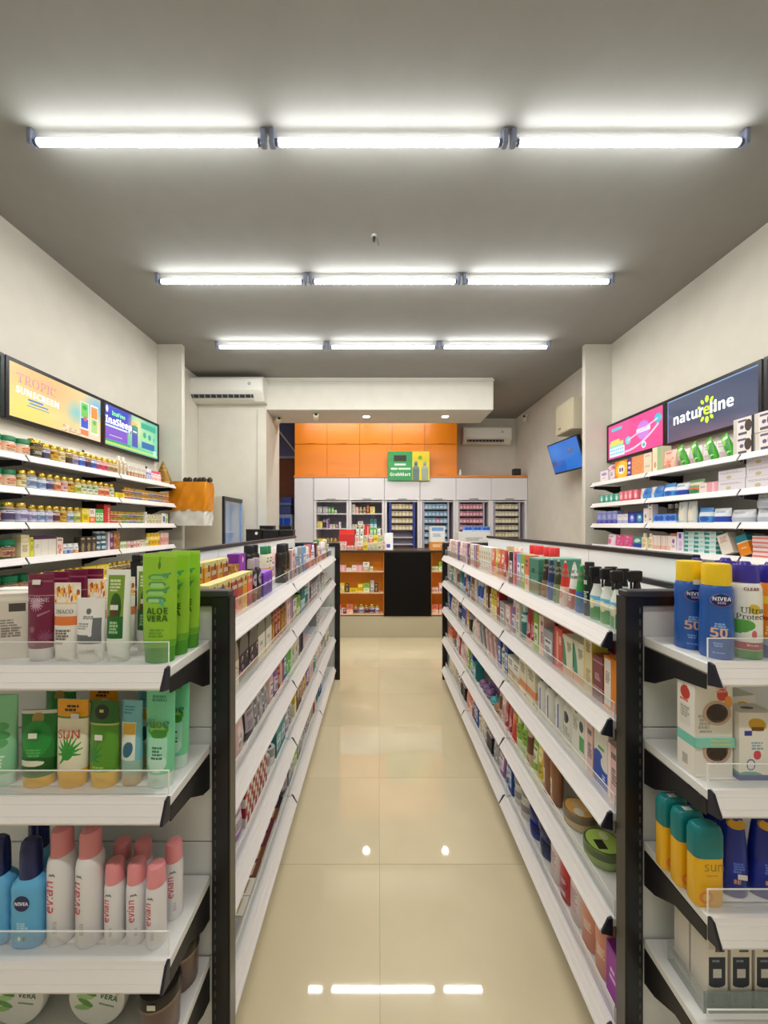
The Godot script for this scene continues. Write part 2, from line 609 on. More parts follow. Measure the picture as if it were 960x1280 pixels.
# one shelf whose back edge runs along local x from 0 to length; local +z is the front
func shelf(parent: Node3D, length: float, depth: float, at: Vector3, turn: float, riser: float, rail_k: float, ends: Vector2) -> Node3D:
	var white := mat("#e6e6e4", 0.38)
	var black := mat("#17171b", 0.45)
	var o := mi(parent, "shelf", slab(Vector3(0.003, -0.022, 0), Vector3(length - 0.003, 0, depth), 0.002), white, at, Vector3(0, turn, 0))
	mi(o, "price_rail", extrude(rail_poly(rail_k), 0.0066, length - 0.0066), mat("#ece8e6", 0.3), Vector3(length, 0, depth), Vector3(0, -90, 0))
	if riser > 0:
		mi(o, "clear_riser", slab(Vector3(0.01, 0.0, depth - 0.012), Vector3(length - 0.01, riser, depth - 0.009)), clear_mat("#eef4f2", 0.05))
		mi(o, "riser_edge", slab(Vector3(0.01, riser + 0.0002, depth - 0.0118), Vector3(length - 0.01, riser + 0.0016, depth - 0.0092)), mat("#f3f5f1", 0.25))
		for ex in [0.0084, length - 0.0098]:
			mi(o, "riser_edge", slab(Vector3(ex, 0.0, depth - 0.0118), Vector3(ex + 0.0014, riser + 0.0016, depth - 0.0092)), mat("#f3f5f1", 0.25))
	for e in 2:
		if ends[e] > 0:
			mi(o, "bracket", extrude(bracket_poly(depth - 0.01), -0.0015, 0.0015), black, Vector3(0.006 if e == 0 else length - 0.006, -0.022, 0), Vector3(0, -90, 0))
			mi(o, "rail_end", extrude(PackedVector2Array([Vector2(0, 0.004), Vector2(0.012, 0.002), Vector2(0.03, -0.038), Vector2(0.0, -0.045)]), -0.003, 0.003), mat("#1b1c2c", 0.4), Vector3(0.0033 if e == 0 else length - 0.0033, 0, depth), Vector3(0, -90, 0))
	return o

func build_racks() -> void:
	gondola(1)
	gondola(-1)

func gondola(side: int) -> void:
	var black := mat("#131317", 0.38)
	var bronze := mat("#3a3733", 0.3, 0.35)
	var white := mat("#e2e4e2", 0.45)
	var word := "right" if side > 0 else "left"
	var lip: float = 0.61 if side > 0 else -0.41        # aisle edge of the price rails
	var post: float = 0.64 if side > 0 else -0.386      # outer face of the end posts
	var spine: float = post + side * 0.43
	var g := thing("gondola_rack", "long white double-sided shelf rack on the %s of the aisle" % word, "shelf rack", Vector3(spine, 0, 0), 0, "aisle shelf racks")
	# spine: lower panels in three bays, white upper panels between two black rails
	for b in 3:
		mi(g, "back_panel", slab(Vector3(-0.012, 0.1, -BAYS[b + 1] + 0.005), Vector3(0.012, 1.30, -BAYS[b] - 0.005)), white)
		mi(g, "top_panel", slab(Vector3(-0.006, 1.325, -BAYS[b + 1] + 0.003), Vector3(0.006, 1.41, -maxf(BAYS[b], 1.31) - 0.003)), mat("#e9eeee", 0.25))
		mi(g, "kick_plate", slab(Vector3(-0.36, 0.0, -BAYS[b + 1] + 0.003), Vector3(0.36, 0.09, -BAYS[b] - 0.003)), mat("#c9c6be", 0.5))
	mi(g, "top_rail", slab(Vector3(-0.014, 1.41, -3.79), Vector3(0.014, 1.432, -1.30), 0.003), black)
	mi(g, "lower_rail", slab(Vector3(-0.016, 1.30, -3.79), Vector3(0.016, 1.325, -1.05), 0.003), black)
	mi(g, "spine_post", slab(Vector3(-0.018, 1.325, -1.335), Vector3(0.018, 1.41, -1.30), 0.002), black)
	for z in BAYS:
		mi(g, "upright", slab(Vector3(-0.02, 0.0, -z - 0.015), Vector3(0.02, 1.30, -z + 0.015), 0.002), black)
	# aisle side shelves and, plainer, the far side
	var depth: float = absf(spine - lip) - 0.032
	for lv in 5:
		for b in 3:
			var e := Vector2(1, 1)
			if side > 0:
				shelf(g, BAYS[b + 1] - BAYS[b], depth - 0.02, Vector3(-0.02, R_LEVELS[lv], -BAYS[b + 1]), -90, 0.062 if lv == 0 else 0.045, 0.85, e)
				shelf(g, BAYS[b + 1] - BAYS[b], depth - 0.02, Vector3(0.02, R_LEVELS[lv], -BAYS[b]), 90, 0.0, 1.0, e)
			else:
				shelf(g, BAYS[b + 1] - BAYS[b], depth - 0.02, Vector3(0.02, R_LEVELS[lv], -BAYS[b]), 90, 0.062 if lv == 0 else 0.045, 0.85, e)
				shelf(g, BAYS[b + 1] - BAYS[b], depth - 0.02, Vector3(-0.02, R_LEVELS[lv], -BAYS[b + 1]), -90, 0.0, 1.0, e)
	# end displays, the near one with shelves towards the entrance
	var levels: Array = [1.24, 0.973, 0.707, 0.451, 0.19] if side > 0 else [1.232, 0.959, 0.6175, 0.405, 0.15]
	for far in 2:
		var e := thing("end_display_rack", "%s end display rack with black posts and white shelves, %s" % [word, "facing the entrance" if far == 0 else "facing the counter"], "shelf rack", Vector3(spine, 0, -1.0 if far == 0 else -3.84), 0, "end display racks")
		var pw := 0.86
		for s in [-1, 1]:
			var p := mi(e, "post", slab(Vector3(-0.0225, 0, -0.035), Vector3(0.0225, 1.345, 0.0), 0.002), black, Vector3(s * (pw / 2 - 0.0225), 0, 0))
			mi(p, "post_cover", slab(Vector3(-0.0015, 0.0, -0.036), Vector3(0.0015, 1.345, 0.001)), bronze, Vector3(-side * 0.0 + s * 0.0245, 0, 0))
			if far == 0:
				for k in 40:
					mi(p, "slot", slab(Vector3(-0.002, -0.008, 0.0), Vector3(0.002, 0.008, 0.0008)), mat("#4a4a50", 0.4), Vector3(-s * 0.013, 0.14 + k * 0.03, 0.0))
		mi(e, "top_rail", slab(Vector3(-pw / 2 + 0.0, 1.345, -0.036), Vector3(pw / 2, 1.362, 0.002), 0.003), mat("#35353a", 0.4))
		mi(e, "front_rail", slab(Vector3(-pw / 2 + 0.046, 1.322, -0.03), Vector3(pw / 2 - 0.046, 1.3445, -0.004)), black)
		var ys := [0.1, 0.4, 0.7, 1.0, 1.32]
		for k in 4:
			mi(e, "back_panel", slab(Vector3(-pw / 2 + 0.047, ys[k] + 0.002, -0.03), Vector3(pw / 2 - 0.047, ys[k + 1] - 0.002, -0.016), 0.0015), white)
		mi(e, "foot_panel", slab(Vector3(-pw / 2 + 0.046, 0.0, -0.03), Vector3(pw / 2 - 0.046, 0.098, -0.012)), mat("#c9c6be", 0.5))
		if far == 0:
			for y in levels:
				var w := pw - 0.1
				shelf(e, w, 0.2, Vector3(-w / 2, y, -0.012), 0, 0.05, 0.78, Vector2(1, 1))

const WALL_LEVELS := [1.945, 1.75, 1.545, 1.335, 1.12]
const L_BAYS := [1.45, 2.30, 3.13, 3.98]
const R_BAYS := [1.52, 2.38, 3.21, 4.04]

func build_wall_shelving() -> void:
	var white := mat("#e6e2d6", 0.55)
	var black := mat("#17171b", 0.45)
	for side in [-1, 1]:
		var bays: Array = L_BAYS if side < 0 else R_BAYS
		var x: float = WL if side < 0 else WR
		var o := thing("wall_shelving", "white stepped wall shelving with black brackets along the %s wall" % ("left" if side < 0 else "right"), "shelves", Vector3(x, 0, 0), 0, "wall shelving")
		for b in 3:
			mi(o, "back_panel", slab(Vector3(minf(0, -side * 0.012), 0.02, -bays[b + 1] + 0.012), Vector3(maxf(0, -side * 0.012), 2.14, -bays[b] - 0.012)), white)
			for lv in 5:
				var y: float = WALL_LEVELS[lv] + (0.02 if side > 0 and lv == 0 else 0.0)
				var len: float = bays[b + 1] - bays[b]
				if side < 0:
					shelf(o, len, 0.285, Vector3(0.012, y, -bays[b]), 90, 0.0, 0.78, Vector2(0, 1))
				else:
					shelf(o, len, 0.285, Vector3(-0.012, y, -bays[b + 1]), -90, 0.0, 0.78, Vector2(1, 0))
			mi(o, "base_cabinet", slab(Vector3(minf(0, -side * 0.3), 0.0, -bays[b + 1] + 0.003), Vector3(maxf(0, -side * 0.3), 0.7, -bays[b] - 0.003), 0.004), mat("#d8d4ca", 0.5))
		for z in bays:
			mi(o, "upright", slab(Vector3(minf(-side * 0.001, -side * 0.014), 0.02, -z - 0.0115), Vector3(maxf(-side * 0.001, -side * 0.014), 2.14, -z + 0.0115)), black)

# ------------------------------------------------------------------ lit pictures above the shelves
var screen_art := {}
func art_tex(w: int, h: int, base: Color, fn: Callable) -> ImageTexture:
	var im := Image.create(w, h, false, Image.FORMAT_RGB8)
	im.fill(base)
	fn.call(im)
	return ImageTexture.create_from_image(im)

func blob(im: Image, cx: float, cy: float, rx: float, ry: float, c: Color, soft := 0.3) -> void:
	for y in range(maxi(0, int(cy - ry)), mini(im.get_height(), int(cy + ry) + 1)):
		for x in range(maxi(0, int(cx - rx)), mini(im.get_width(), int(cx + rx) + 1)):
			var d := Vector2((x - cx) / rx, (y - cy) / ry).length()
			if d < 1.0:
				im.set_pixel(x, y, im.get_pixel(x, y).lerp(c, clampf((1.0 - d) / soft, 0, 1) * c.a))

func rect(im: Image, x: int, y: int, w: int, h: int, c: String) -> void:
	im.fill_rect(Rect2i(x, y, w, h), Color(c))

func screen_mat(tex: Texture2D, energy: float) -> StandardMaterial3D:
	var m := StandardMaterial3D.new()
	m.albedo_color = Color("#101010")
	m.roughness = 0.12
	m.emission_enabled = true
	m.emission = Color.BLACK
	m.emission_texture = tex
	m.emission_operator = BaseMaterial3D.EMISSION_OP_ADD
	m.emission_energy_multiplier = energy
	return m

# panel with its face towards local +z, centre at the origin
func light_box(label: String, category: String, called: String, w: float, h: float, at: Vector3, turn: Vector3, tex: Texture2D, energy: float, group: String, rim := 0.024) -> Node3D:
	var o := node(self, called, at, turn)
	tag(o, label, category, group)
	var black := mat("#15171c", 0.3)
	mi(o, "housing", slab(Vector3(-w / 2, -h / 2, -0.035), Vector3(w / 2, h / 2, -0.004), 0.003), black)
	var f := mi(o, "frame", slab(Vector3(-w / 2, h / 2 - rim, -0.004), Vector3(w / 2, h / 2, 0.003), 0.001), black)
	mi(f, "frame_bottom", slab(Vector3(-w / 2, -h / 2, -0.004), Vector3(w / 2, -h / 2 + rim, 0.003), 0.001), black)
	mi(f, "frame_side", slab(Vector3(-w / 2, -h / 2 + rim, -0.004), Vector3(-w / 2 + rim, h / 2 - rim, 0.003), 0.001), black)
	mi(f, "frame_side", slab(Vector3(w / 2 - rim, -h / 2 + rim, -0.004), Vector3(w / 2, h / 2 - rim, 0.003), 0.001), black)
	var st := begin()
	var a := w / 2 - rim
	var b := h / 2 - rim
	quad(st, Vector3(-a, -b, -0.002), Vector3(a, -b, -0.002), Vector3(a, b, -0.002), Vector3(-a, b, -0.002))
	var s := mi(o, "picture", st.commit(), screen_mat(tex, energy))
	return s

func build_light_boxes() -> void:
	var H := 0.40
	var Y := 2.41
	var grp := "lit advertising panels above the wall shelves"
	# tropical sunscreen picture
	var t1 := art_tex(420, 190, Color("#f3d59a"), func(im: Image):
		blob(im, 60, 150, 200, 120, Color("#f4e27a"), 1.0)
		blob(im, 170, 40, 180, 90, Color("#f0bf86"), 1.0)
		blob(im, 285, 95, 60, 60, Color("#8ccfd2"), 1.0)
		blob(im, 400, 40, 90, 70, Color("#6fb6ea"), 1.0)
		blob(im, 380, 170, 120, 60, Color("#f2ddc6"), 1.0)
		for k in 50:
			blob(im, 215 + rng.randf() * 110, 160 + rng.randf() * 26, 4 + rng.randf() * 5, 3 + rng.randf() * 4, Color(["#e9d8c0", "#c9a78a", "#f6ead8", "#b9b49a"][k % 4]), 0.6)
		rect(im, 306, 38, 46, 118, "#dff0ea")
		rect(im, 310, 42, 38, 62, "#7fd06a")
		blob(im, 329, 60, 14, 12, Color("#4fae4e"))
		rect(im, 310, 108, 38, 40, "#3c63cf")
		blob(im, 332, 108, 12, 12, Color("#e06a8a"))
		rect(im, 308, 156, 42, 24, "#f08a60")
		rect(im, 362, 36, 44, 130, "#eef3ea")
		rect(im, 366, 44, 36, 50, "#ef9a52")
		rect(im, 366, 98, 36, 60, "#b6d98a")
		blob(im, 384, 112, 12, 12, Color("#79b86a"))
		rect(im, 70, 110, 60, 6, "#4a82c8")
		rect(im, 76, 122, 76, 5, "#5a90d0")
		rect(im, 66, 134, 90, 3, "#7a90b8"))
	var s := light_box("lit panel with yellow sunscreen picture above the left shelves", "light box", "light_box", 0.86, H, Vector3(WL + 0.05, Y, -2.87), Vector3(0, 90, 0), t1, 1.15, grp)
	text(s, "TROPIC", 0.085, Vector3(-0.2, 0.085, 0.0), glow("#a9747e", 0.9), font_serif, Vector3(0, 0, -2))
	text(s, "SUNSCREEN", 0.06, Vector3(-0.19, 0.005, 0.0), glow("#ffffff", 1.1), font_bold, Vector3(0, 0, -2))
	var t2 := art_tex(420, 190, Color("#6fc7a6"), func(im: Image):
		rect(im, 0, 0, 190, 100, "#4a54c4")
		rect(im, 0, 100, 160, 60, "#7c62cc")
		rect(im, 0, 92, 160, 10, "#cfe4f2")
		blob(im, 240, 60, 90, 110, Color("#e9e3b0"), 0.8)
		blob(im, 330, 95, 110, 90, Color("#a8e0a4"), 0.7)
		rect(im, 270, 18, 130, 30, "#3fae92")
		blob(im, 300, 80, 16, 18, Color("#3fa88c"))
		blob(im, 345, 84, 16, 18, Color("#3f9c9a"))
		blob(im, 385, 88, 12, 16, Color("#6ac6b0"))
		rect(im, 275, 118, 115, 34, "#2f6fae")
		rect(im, 0, 172, 420, 10, "#c6e36a")
		rect(im, 0, 160, 180, 12, "#39a88e")
		rect(im, 196, 34, 44, 20, "#f2c860")
		rect(im, 194, 52, 48, 110, "#3f7f9c")
		rect(im, 196, 96, 44, 62, "#4a58b8")
		blob(im, 218, 60, 22, 14, Color("#3f9a86"))
		rect(im, 202, 78, 32, 8, "#e6eef6")
		rect(im, 378, 150, 30, 28, "#bfe6e8")
		blob(im, 14, 20, 10, 20, Color("#eef0ff"))
		rect(im, 30, 138, 90, 4, "#d6c8f2"))
	s = light_box("lit panel with blue and green sleep supplement picture, left wall", "light box", "light_box", 0.84, H, Vector3(WL + 0.05, Y, -3.725), Vector3(0, 90, 0), t2, 1.15, grp)
	text(s, "InaFine", 0.05, Vector3(-0.22, 0.115, 0.0), glow("#7fe07a", 1.0), font_bold)
	text(s, "InaSleep", 0.085, Vector3(-0.215, 0.045, 0.0), glow("#ffffff", 1.2), font_bold)
	var t3 := art_tex(400, 190, Color("#18b088"), func(im: Image): rect(im, 0, 60, 300, 60, "#1fbf9a"))
	light_box("lit green panel cut by the left edge of the view", "light box", "light_box", 0.84, H, Vector3(WL + 0.05, Y, -2.01), Vector3(0, 90, 0), t3, 0.9, grp)
	# right wall
	var t4 := art_tex(420, 190, Color("#f0569a"), func(im: Image):
		rect(im, 12, 100, 120, 16, "#f2dc6a")
		rect(im, 20, 86, 80, 14, "#e8e070")
		rect(im, 12, 116, 120, 14, "#9fe0c8")
		rect(im, 12, 130, 130, 50, "#eafcff")
		for k in 14:
			rect(im, 18 + (k % 7) * 17, 138 + (k / 7) * 20, 12, 10, "#7ec8e0")
		rect(im, 30, 20, 90, 16, "#5fd0d8")
		blob(im, 285, 84, 52, 52, Color("#d48ae8"), 0.2)
		rect(im, 236, 72, 100, 22, "#f4e6fb")
		blob(im, 170, 112, 24, 24, Color("#7adada"), 0.2)
		blob(im, 385, 52, 26, 26, Color("#4cc4d4"), 0.2)
		for k in 60:
			blob(im, 150 + k * 4, 168 - 0.0045 * (k * 4) * (k * 4) * 0.35, 7, 7, Color("#fbd4ea"), 0.4)
			blob(im, 170 + k * 3.6, 112 - k * 1.0, 5, 5, Color("#fbd4ea"), 0.4)
		blob(im, 290, 160, 20, 20, Color("#eaf6f6"), 0.3)
		blob(im, 290, 160, 11, 11, Color("#4ab8c0"), 0.3))
	light_box("lit pink panel with round bubbles picture above the right shelves", "light box", "light_box", 0.85, H, Vector3(WR - 0.05, Y, -3.775), Vector3(0, -90, 0), t4, 1.1, grp)
	var t5 := art_tex(420, 190, Color("#636b88"), func(im: Image):
		rect(im, 0, 0, 420, 5, "#a8ccff")
		rect(im, 0, 0, 5, 190, "#8fb4ff")
		blob(im, 250, 190, 330, 60, Color("#8a7f98"), 1.0))
	s = light_box("lit grey panel with white and lime plant logo above right shelves", "light box", "light_box", 0.845, H, Vector3(WR - 0.05, Y, -2.925), Vector3(0, -90, 0), t5, 0.75, grp)
	var wht := glow("#ffffff", 0.95)
	var lime := glow("#b4e030", 0.95)
	text(s, "natur", 0.115, Vector3(-0.185, 0.0, 0.0), wht, font_bold)
	text(s, "e", 0.115, Vector3(0.0, 0.0, 0.0), lime, font_bold)
	text(s, "line", 0.115, Vector3(0.125, 0.0, 0.0), wht, font_bold)
	for k in 5:
		for up in [1, -1]:
			var a: float = deg_to_rad(90.0 + (k - 2) * 34.0) * up
			var r: float = [0.016, 0.02, 0.026, 0.02, 0.016][k]
			mi(s, "logo_petal", loft([[-0.0003, r, r * 0.62], [0.0003, r, r * 0.62]], 14), lime, Vector3(cos(a) * 0.075, 0.0 + sin(a) * 0.078, -0.0012), Vector3(90, 0, 0)).rotation = Vector3(0, 0, a) + Vector3(0, 0, 0)
	for c in s.get_children():
		if str(c.name).begins_with("logo_petal"):
			var z: float = c.rotation.z
			c.basis = Basis(Vector3.BACK, z) * Basis(Vector3.RIGHT, PI / 2)
	var t6 := art_tex(400, 190, Color("#2fc48a"), func(im: Image):
		rect(im, 210, 20, 150, 170, "#b48ad8")
		rect(im, 310, 40, 60, 150, "#8a66c0"))
	light_box("lit green and purple panel cut by the right edge of the view", "light box", "light_box", 0.84, H, Vector3(WR - 0.05, Y, -2.07), Vector3(0, -90, 0), t6, 0.9, grp)
	# television on an arm
	var t7 := art_tex(260, 156, Color("#2f7fe6"), func(im: Image):
		blob(im, 60, 40, 70, 50, Color("#3f94f2"), 1.0)
		blob(im, 200, 110, 80, 60, Color("#2a86ea"), 1.0)
		rect(im, 0, 96, 120, 60, "#2a6fd2")
		blob(im, 20, 104, 34, 26, Color("#5a4a86"), 1.0)
		blob(im, 185, 60, 34, 16, Color("#5f6f9a"), 0.8)
		blob(im, 180, 52, 12, 8, Color("#a88a96"), 0.8))
	var at := Vector3(2.264, 2.374, -4.7)
	var tv := node(self, "television", at)
	tag(tv, "wall television with blue picture tilted towards the aisle", "television")
	tv.basis = Basis(Vector3.UP, deg_to_rad(-85)) * Basis(Vector3.RIGHT, deg_to_rad(16.7))
	var w := 0.65
	var h := 0.39
	mi(tv, "housing", slab(Vector3(-w / 2, -h / 2, -0.045), Vector3(w / 2, h / 2, -0.002), 0.006), mat("#16181d", 0.35))
	var st := begin()
	quad(st, Vector3(-w / 2 + 0.015, -h / 2 + 0.02, 0), Vector3(w / 2 - 0.015, -h / 2 + 0.02, 0), Vector3(w / 2 - 0.015, h / 2 - 0.015, 0), Vector3(-w / 2 + 0.015, h / 2 - 0.015, 0))
	mi(tv, "screen", st.commit(), screen_mat(t7, 0.75))
	mi(tv, "arm", slab(Vector3(-0.03, -0.03, -0.235), Vector3(0.03, 0.03, -0.045), 0.004), mat("#1b1c20", 0.5))

# ------------------------------------------------------------------ dispensary at the back
const DOORX := [-1.096, -0.5, 0.103, 0.704, 1.313, 1.908, 2.525]

func build_back() -> void:
	var orange := mat("#e8840a", 0.32)
	var orange_in := mat("#d96a08", 0.4)
	var white := mat("#e4e1e3", 0.35)
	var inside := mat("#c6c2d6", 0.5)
	var steel := mat("#b9bbc0", 0.3, 0.8)
	# orange wall cupboards, five columns by two rows
	for r in 2:
		for c in 5:
			var x0: float = -1.43 + c * 0.555
			var y0: float = 2.385 + r * 0.535
			var o := thing("wall_cupboard", "glossy orange wall cupboard, %s row, %s from the left" % ["lower" if r == 0 else "upper", ORD[c]], "cupboard", Vector3(x0 + 0.2775, y0, -7.12), 0, "orange wall cupboards")
			mi(o, "carcass", slab(Vector3(-0.277, 0.001, 0.003), Vector3(0.277, 0.534, 0.49)), orange_in)
			var d := mi(o, "door", slab(Vector3(-0.2755, 0.003, 0.491), Vector3(0.2755, 0.532, 0.51), 0.002), orange)
			mi(d, "handle", slab(Vector3(-0.055, 0.008, 0.51), Vector3(0.055, 0.016, 0.524), 0.002), mat("#c98a4a", 0.3, 0.5))
	var led := thing("cupboard_ledge", "thin orange ledge along the top of the white cabinets", "ledge", Vector3(0, 2.34, -6.83))
	mi(led, "board", slab(Vector3(-1.43, 0.0005, -0.28), Vector3(2.52, 0.04, 0.29), 0.003), mat("#e08a3c", 0.4))
	# tall white cabinets: a blank end panel, two with open shelves, four with sliding drawer racks
	var p := thing("cabinet_end_panel", "blank white tall panel at the left end of the cabinets", "panel", Vector3(-1.26, 0, -6.83))
	mi(p, "panel", slab(Vector3(-0.16, 0, -0.28), Vector3(0.158, 2.338, 0.28), 0.003), white)
	for c in 6:
		var a: float = DOORX[c]
		var b: float = DOORX[c + 1]
		var w: float = b - a - 0.004
		var kind: String = ["open shelves, leftmost", "open shelves, second from left", "cream boxes in a blue sliding rack", "light blue boxes in a sliding rack", "pink boxes in a sliding rack", "cream boxes by the right wall"][c]
		var o := thing("tall_cabinet", "tall white cabinet with flap door above %s" % kind, "cabinet", Vector3((a + b) / 2, 0, -6.83), 0, "white dispensary cabinets")
		for s in [-1, 1]:
			mi(o, "side_panel", slab(Vector3(-0.02, 0, -0.27), Vector3(0.02, 2.338, 0.265)), white, Vector3(s * (w / 2 - 0.02), 0, 0))
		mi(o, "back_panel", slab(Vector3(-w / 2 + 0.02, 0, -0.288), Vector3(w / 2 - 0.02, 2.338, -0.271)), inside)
		mi(o, "top_panel", slab(Vector3(-w / 2 + 0.021, 2.318, -0.27), Vector3(w / 2 - 0.021, 2.338, 0.262)), white)
		var d := mi(o, "door", slab(Vector3(-w / 2 + 0.002, 1.962, 0.267), Vector3(w / 2 - 0.002, 2.335, 0.285), 0.002), white)
		mi(d, "handle", slab(Vector3(-0.075, 1.975, 0.285), Vector3(0.075, 1.992, 0.3), 0.003), steel)
		var ys := [1.95, 1.737, 1.485, 1.2] if c < 2 else [1.95, 0.9]
		for y in ys:
			mi(o, "shelf_board", slab(Vector3(-w / 2 + 0.0205, y - 0.018, -0.27), Vector3(w / 2 - 0.0205, y, 0.26)), white)
		mi(o, "lower_door", slab(Vector3(-w / 2 + 0.002, 0.08, 0.267), Vector3(w / 2 - 0.002, 0.9, 0.285), 0.002), white)
		if c >= 2:
			sliding_rack(c - 2, (a + b) / 2, w)
	build_counter()
	# passage at the left: brown door, blue transom, blue cabinet
	var brown := mat("#6a3414", 0.5)
	var dr := structure(mi(self, "door_1", slab(Vector3(-2.05, 0, -7.118), Vector3(-1.45, 2.75, -7.08), 0.003), brown))
	mi(dr, "door_handle", slab(Vector3(-1.53, 1.0, -7.08), Vector3(-1.5, 1.12, -7.05), 0.003), steel)
	var wn := structure(mi(self, "window_1", slab(Vector3(-2.05, 2.8, -7.118), Vector3(-1.45, 3.45, -7.1)), mat("#5a5f86", 0.15)))
	mi(wn, "window_frame", slab(Vector3(-2.07, 2.755, -7.118), Vector3(-1.44, 2.8, -7.07), 0.002), mat("#8a88a0", 0.4))
	mi(wn, "window_bar", slab(Vector3(-0.012, -0.36, -0.01), Vector3(0.012, 0.36, 0.01)), mat("#c2bcae", 0.4), Vector3(-1.66, 3.06, -7.05), Vector3(0, 0, 38))
	var bl := thing("blue_locker", "blue locker with two glossy doors in the left passage", "locker", Vector3(-1.6, 0, -6.75))
	mi(bl, "body", slab(Vector3(-0.17, 0, -0.2), Vector3(0.13, 1.72, 0.15), 0.003), mat("#7f86a6", 0.4))
	for s in [-1, 1]:
		mi(bl, "door", slab(Vector3(-0.055, 1.3, 0.151), Vector3(0.055, 1.66, 0.162), 0.003), mat("#1747a8", 0.3), Vector3(-0.02 + s * 0.062, 0, 0))
	var bb := thing("storage_crate", "dark blue plastic crates piled on the blue locker", "crate", Vector3(-1.62, 1.72, -6.75))
	mi(bb, "crate", slab(Vector3(-0.15, 0.0, -0.15), Vector3(0.12, 0.15, 0.14), 0.01), mat("#34406e", 0.45))
	mi(bb, "crate_lid", slab(Vector3(-0.16, 0.15, -0.16), Vector3(0.13, 0.2, 0.15), 0.01), mat("#59668e", 0.4))
	mi(bb, "upper_crate", slab(Vector3(-0.05, 0.2, -0.12), Vector3(0.13, 0.3, 0.13), 0.01), mat("#2c3a78", 0.45))

func sliding_rack(i: int, cx: float, w: float) -> void:
	var frame: StandardMaterial3D = mat(["#3a4a9c", "#b9b8c8", "#b9b3bf", "#b2aebb"][i], 0.4)
	var dark := mat("#2b2931", 0.5)
	var names := ["blue framed sliding rack of cream medicine boxes", "grey sliding rack of light blue medicine boxes", "grey sliding rack of pink medicine boxes", "grey sliding rack of cream boxes by right wall"]
	var off := 0.0 if i == 0 else -0.03
	var o := thing("sliding_rack", names[i], "rack", Vector3(cx + off, 0.905, -6.60), 0, "sliding medicine racks")
	var hw := 0.195 if i == 0 else 0.21
	for s in [-1, 1]:
		mi(o, "rack_side", slab(Vector3(-0.012, 0, -0.12), Vector3(0.012, 1.02, 0.02)), frame, Vector3(s * hw, 0, 0))
	mi(o, "rack_back", slab(Vector3(-hw + 0.012, 0, -0.12), Vector3(hw - 0.012, 1.02, -0.112)), mat("#8f8b98", 0.5))
	if i == 0:
		mi(o, "rack_panel", slab(Vector3(-hw - 0.03, 0, -0.1), Vector3(-hw - 0.012, 1.02, 0.04)), mat("#1f3a9c", 0.4))
		mi(o, "rack_panel", slab(Vector3(hw + 0.012, 0, -0.1), Vector3(hw + 0.03, 1.02, 0.04)), mat("#27357c", 0.4))
	var cols := [6, 6, 7, 7]
	var n: int = cols[i]
	var boxc := [["#e3d3a8", "#dccba0", "#e8dab4"], ["#8fb6d4", "#84aece", "#9dc0da"], ["#d994a4", "#d28a9c", "#e0a0ae"], ["#ded3b2", "#e5dcc0", "#d6caa6"]]
	var look := ["cream medicine box in the blue framed rack", "light blue medicine box in the grey rack", "pink medicine box in the grey rack", "cream medicine box in the far right rack"]
	for r in 8:
		var y := 0.905 - r * 0.118
		mi(o, "rack_shelf", slab(Vector3(-hw + 0.0125, y - 0.018, -0.11), Vector3(hw - 0.0125, y - 0.001, 0.018)), dark if (i > 0 or r < 4) else mat("#c9cad2", 0.4))
		if (i == 0 and r > 3) or r > 5:
			continue
		for c in n:
			var bw: float = (2 * hw - 0.03) / n
			var h := 0.078 + 0.008 * rng.randf()
			var col: String = boxc[i][rng.randi() % 3]
			if i == 1 and r == 2 and c == 3:
				col = "#d9a0b4"
			var m := mi(self, "medicine_box", carton_mesh(bw - 0.006, h, 0.09, "A" + col + Color(col).darkened(0.18).to_html(false).insert(0, "#") + "#f4f0e4"), atlas_mat, Vector3(cx + off - hw + 0.015 + bw * (c + 0.5), 0.905 + y - 0.0004, -6.648 + rng.randf() * 0.006))
			tag(m, "%s, %s row, %s from left" % [look[i], ORD[r], ORD[c]], "box", "boxes in the sliding medicine racks")

func build_counter() -> void:
	var orange := mat("#f29412", 0.4)
	var black := mat("#0b0909", 0.5, 0.0, 0.3)
	var base := mat("#c2b89c", 0.25)
	var edge := mat("#e9c49a", 0.4)
	var o := thing("service_counter", "orange service counter with open shelves and black front panel", "counter", Vector3(0, 0, -5.29))
	mi(o, "plinth", slab(Vector3(-1.25, 0, -0.6), Vector3(1.95, 0.292, 0.0), 0.002), base)
	mi(o, "counter_top", slab(Vector3(-1.27, 1.165, -0.62), Vector3(1.97, 1.19, 0.02), 0.003), mat("#3a2a20", 0.35))
	mi(o, "back_board", slab(Vector3(-1.25, 0.293, -0.6), Vector3(1.95, 1.164, -0.2)), orange)
	mi(o, "bottom_board", slab(Vector3(-1.25, 0.293, -0.199), Vector3(1.95, 0.305, 0.0)), mat("#5a2a18", 0.4))
	for s in [[-1.25, 0.075], [0.725, 1.95]]:
		for y in [0.317, 0.612, 0.905]:
			mi(o, "shelf_board", slab(Vector3(s[0], y - 0.012, -0.199), Vector3(s[1], y, -0.004)), edge)
	for x in [-1.25, 0.077, 0.72, 1.35, 1.94]:
		mi(o, "divider", slab(Vector3(x - 0.008, 0.306, -0.198), Vector3(x + 0.008, 1.164, -0.003)), orange)
	mi(o, "front_panel", slab(Vector3(0.077, 0.296, -0.002), Vector3(0.72, 1.164, 0.014), 0.002), black)

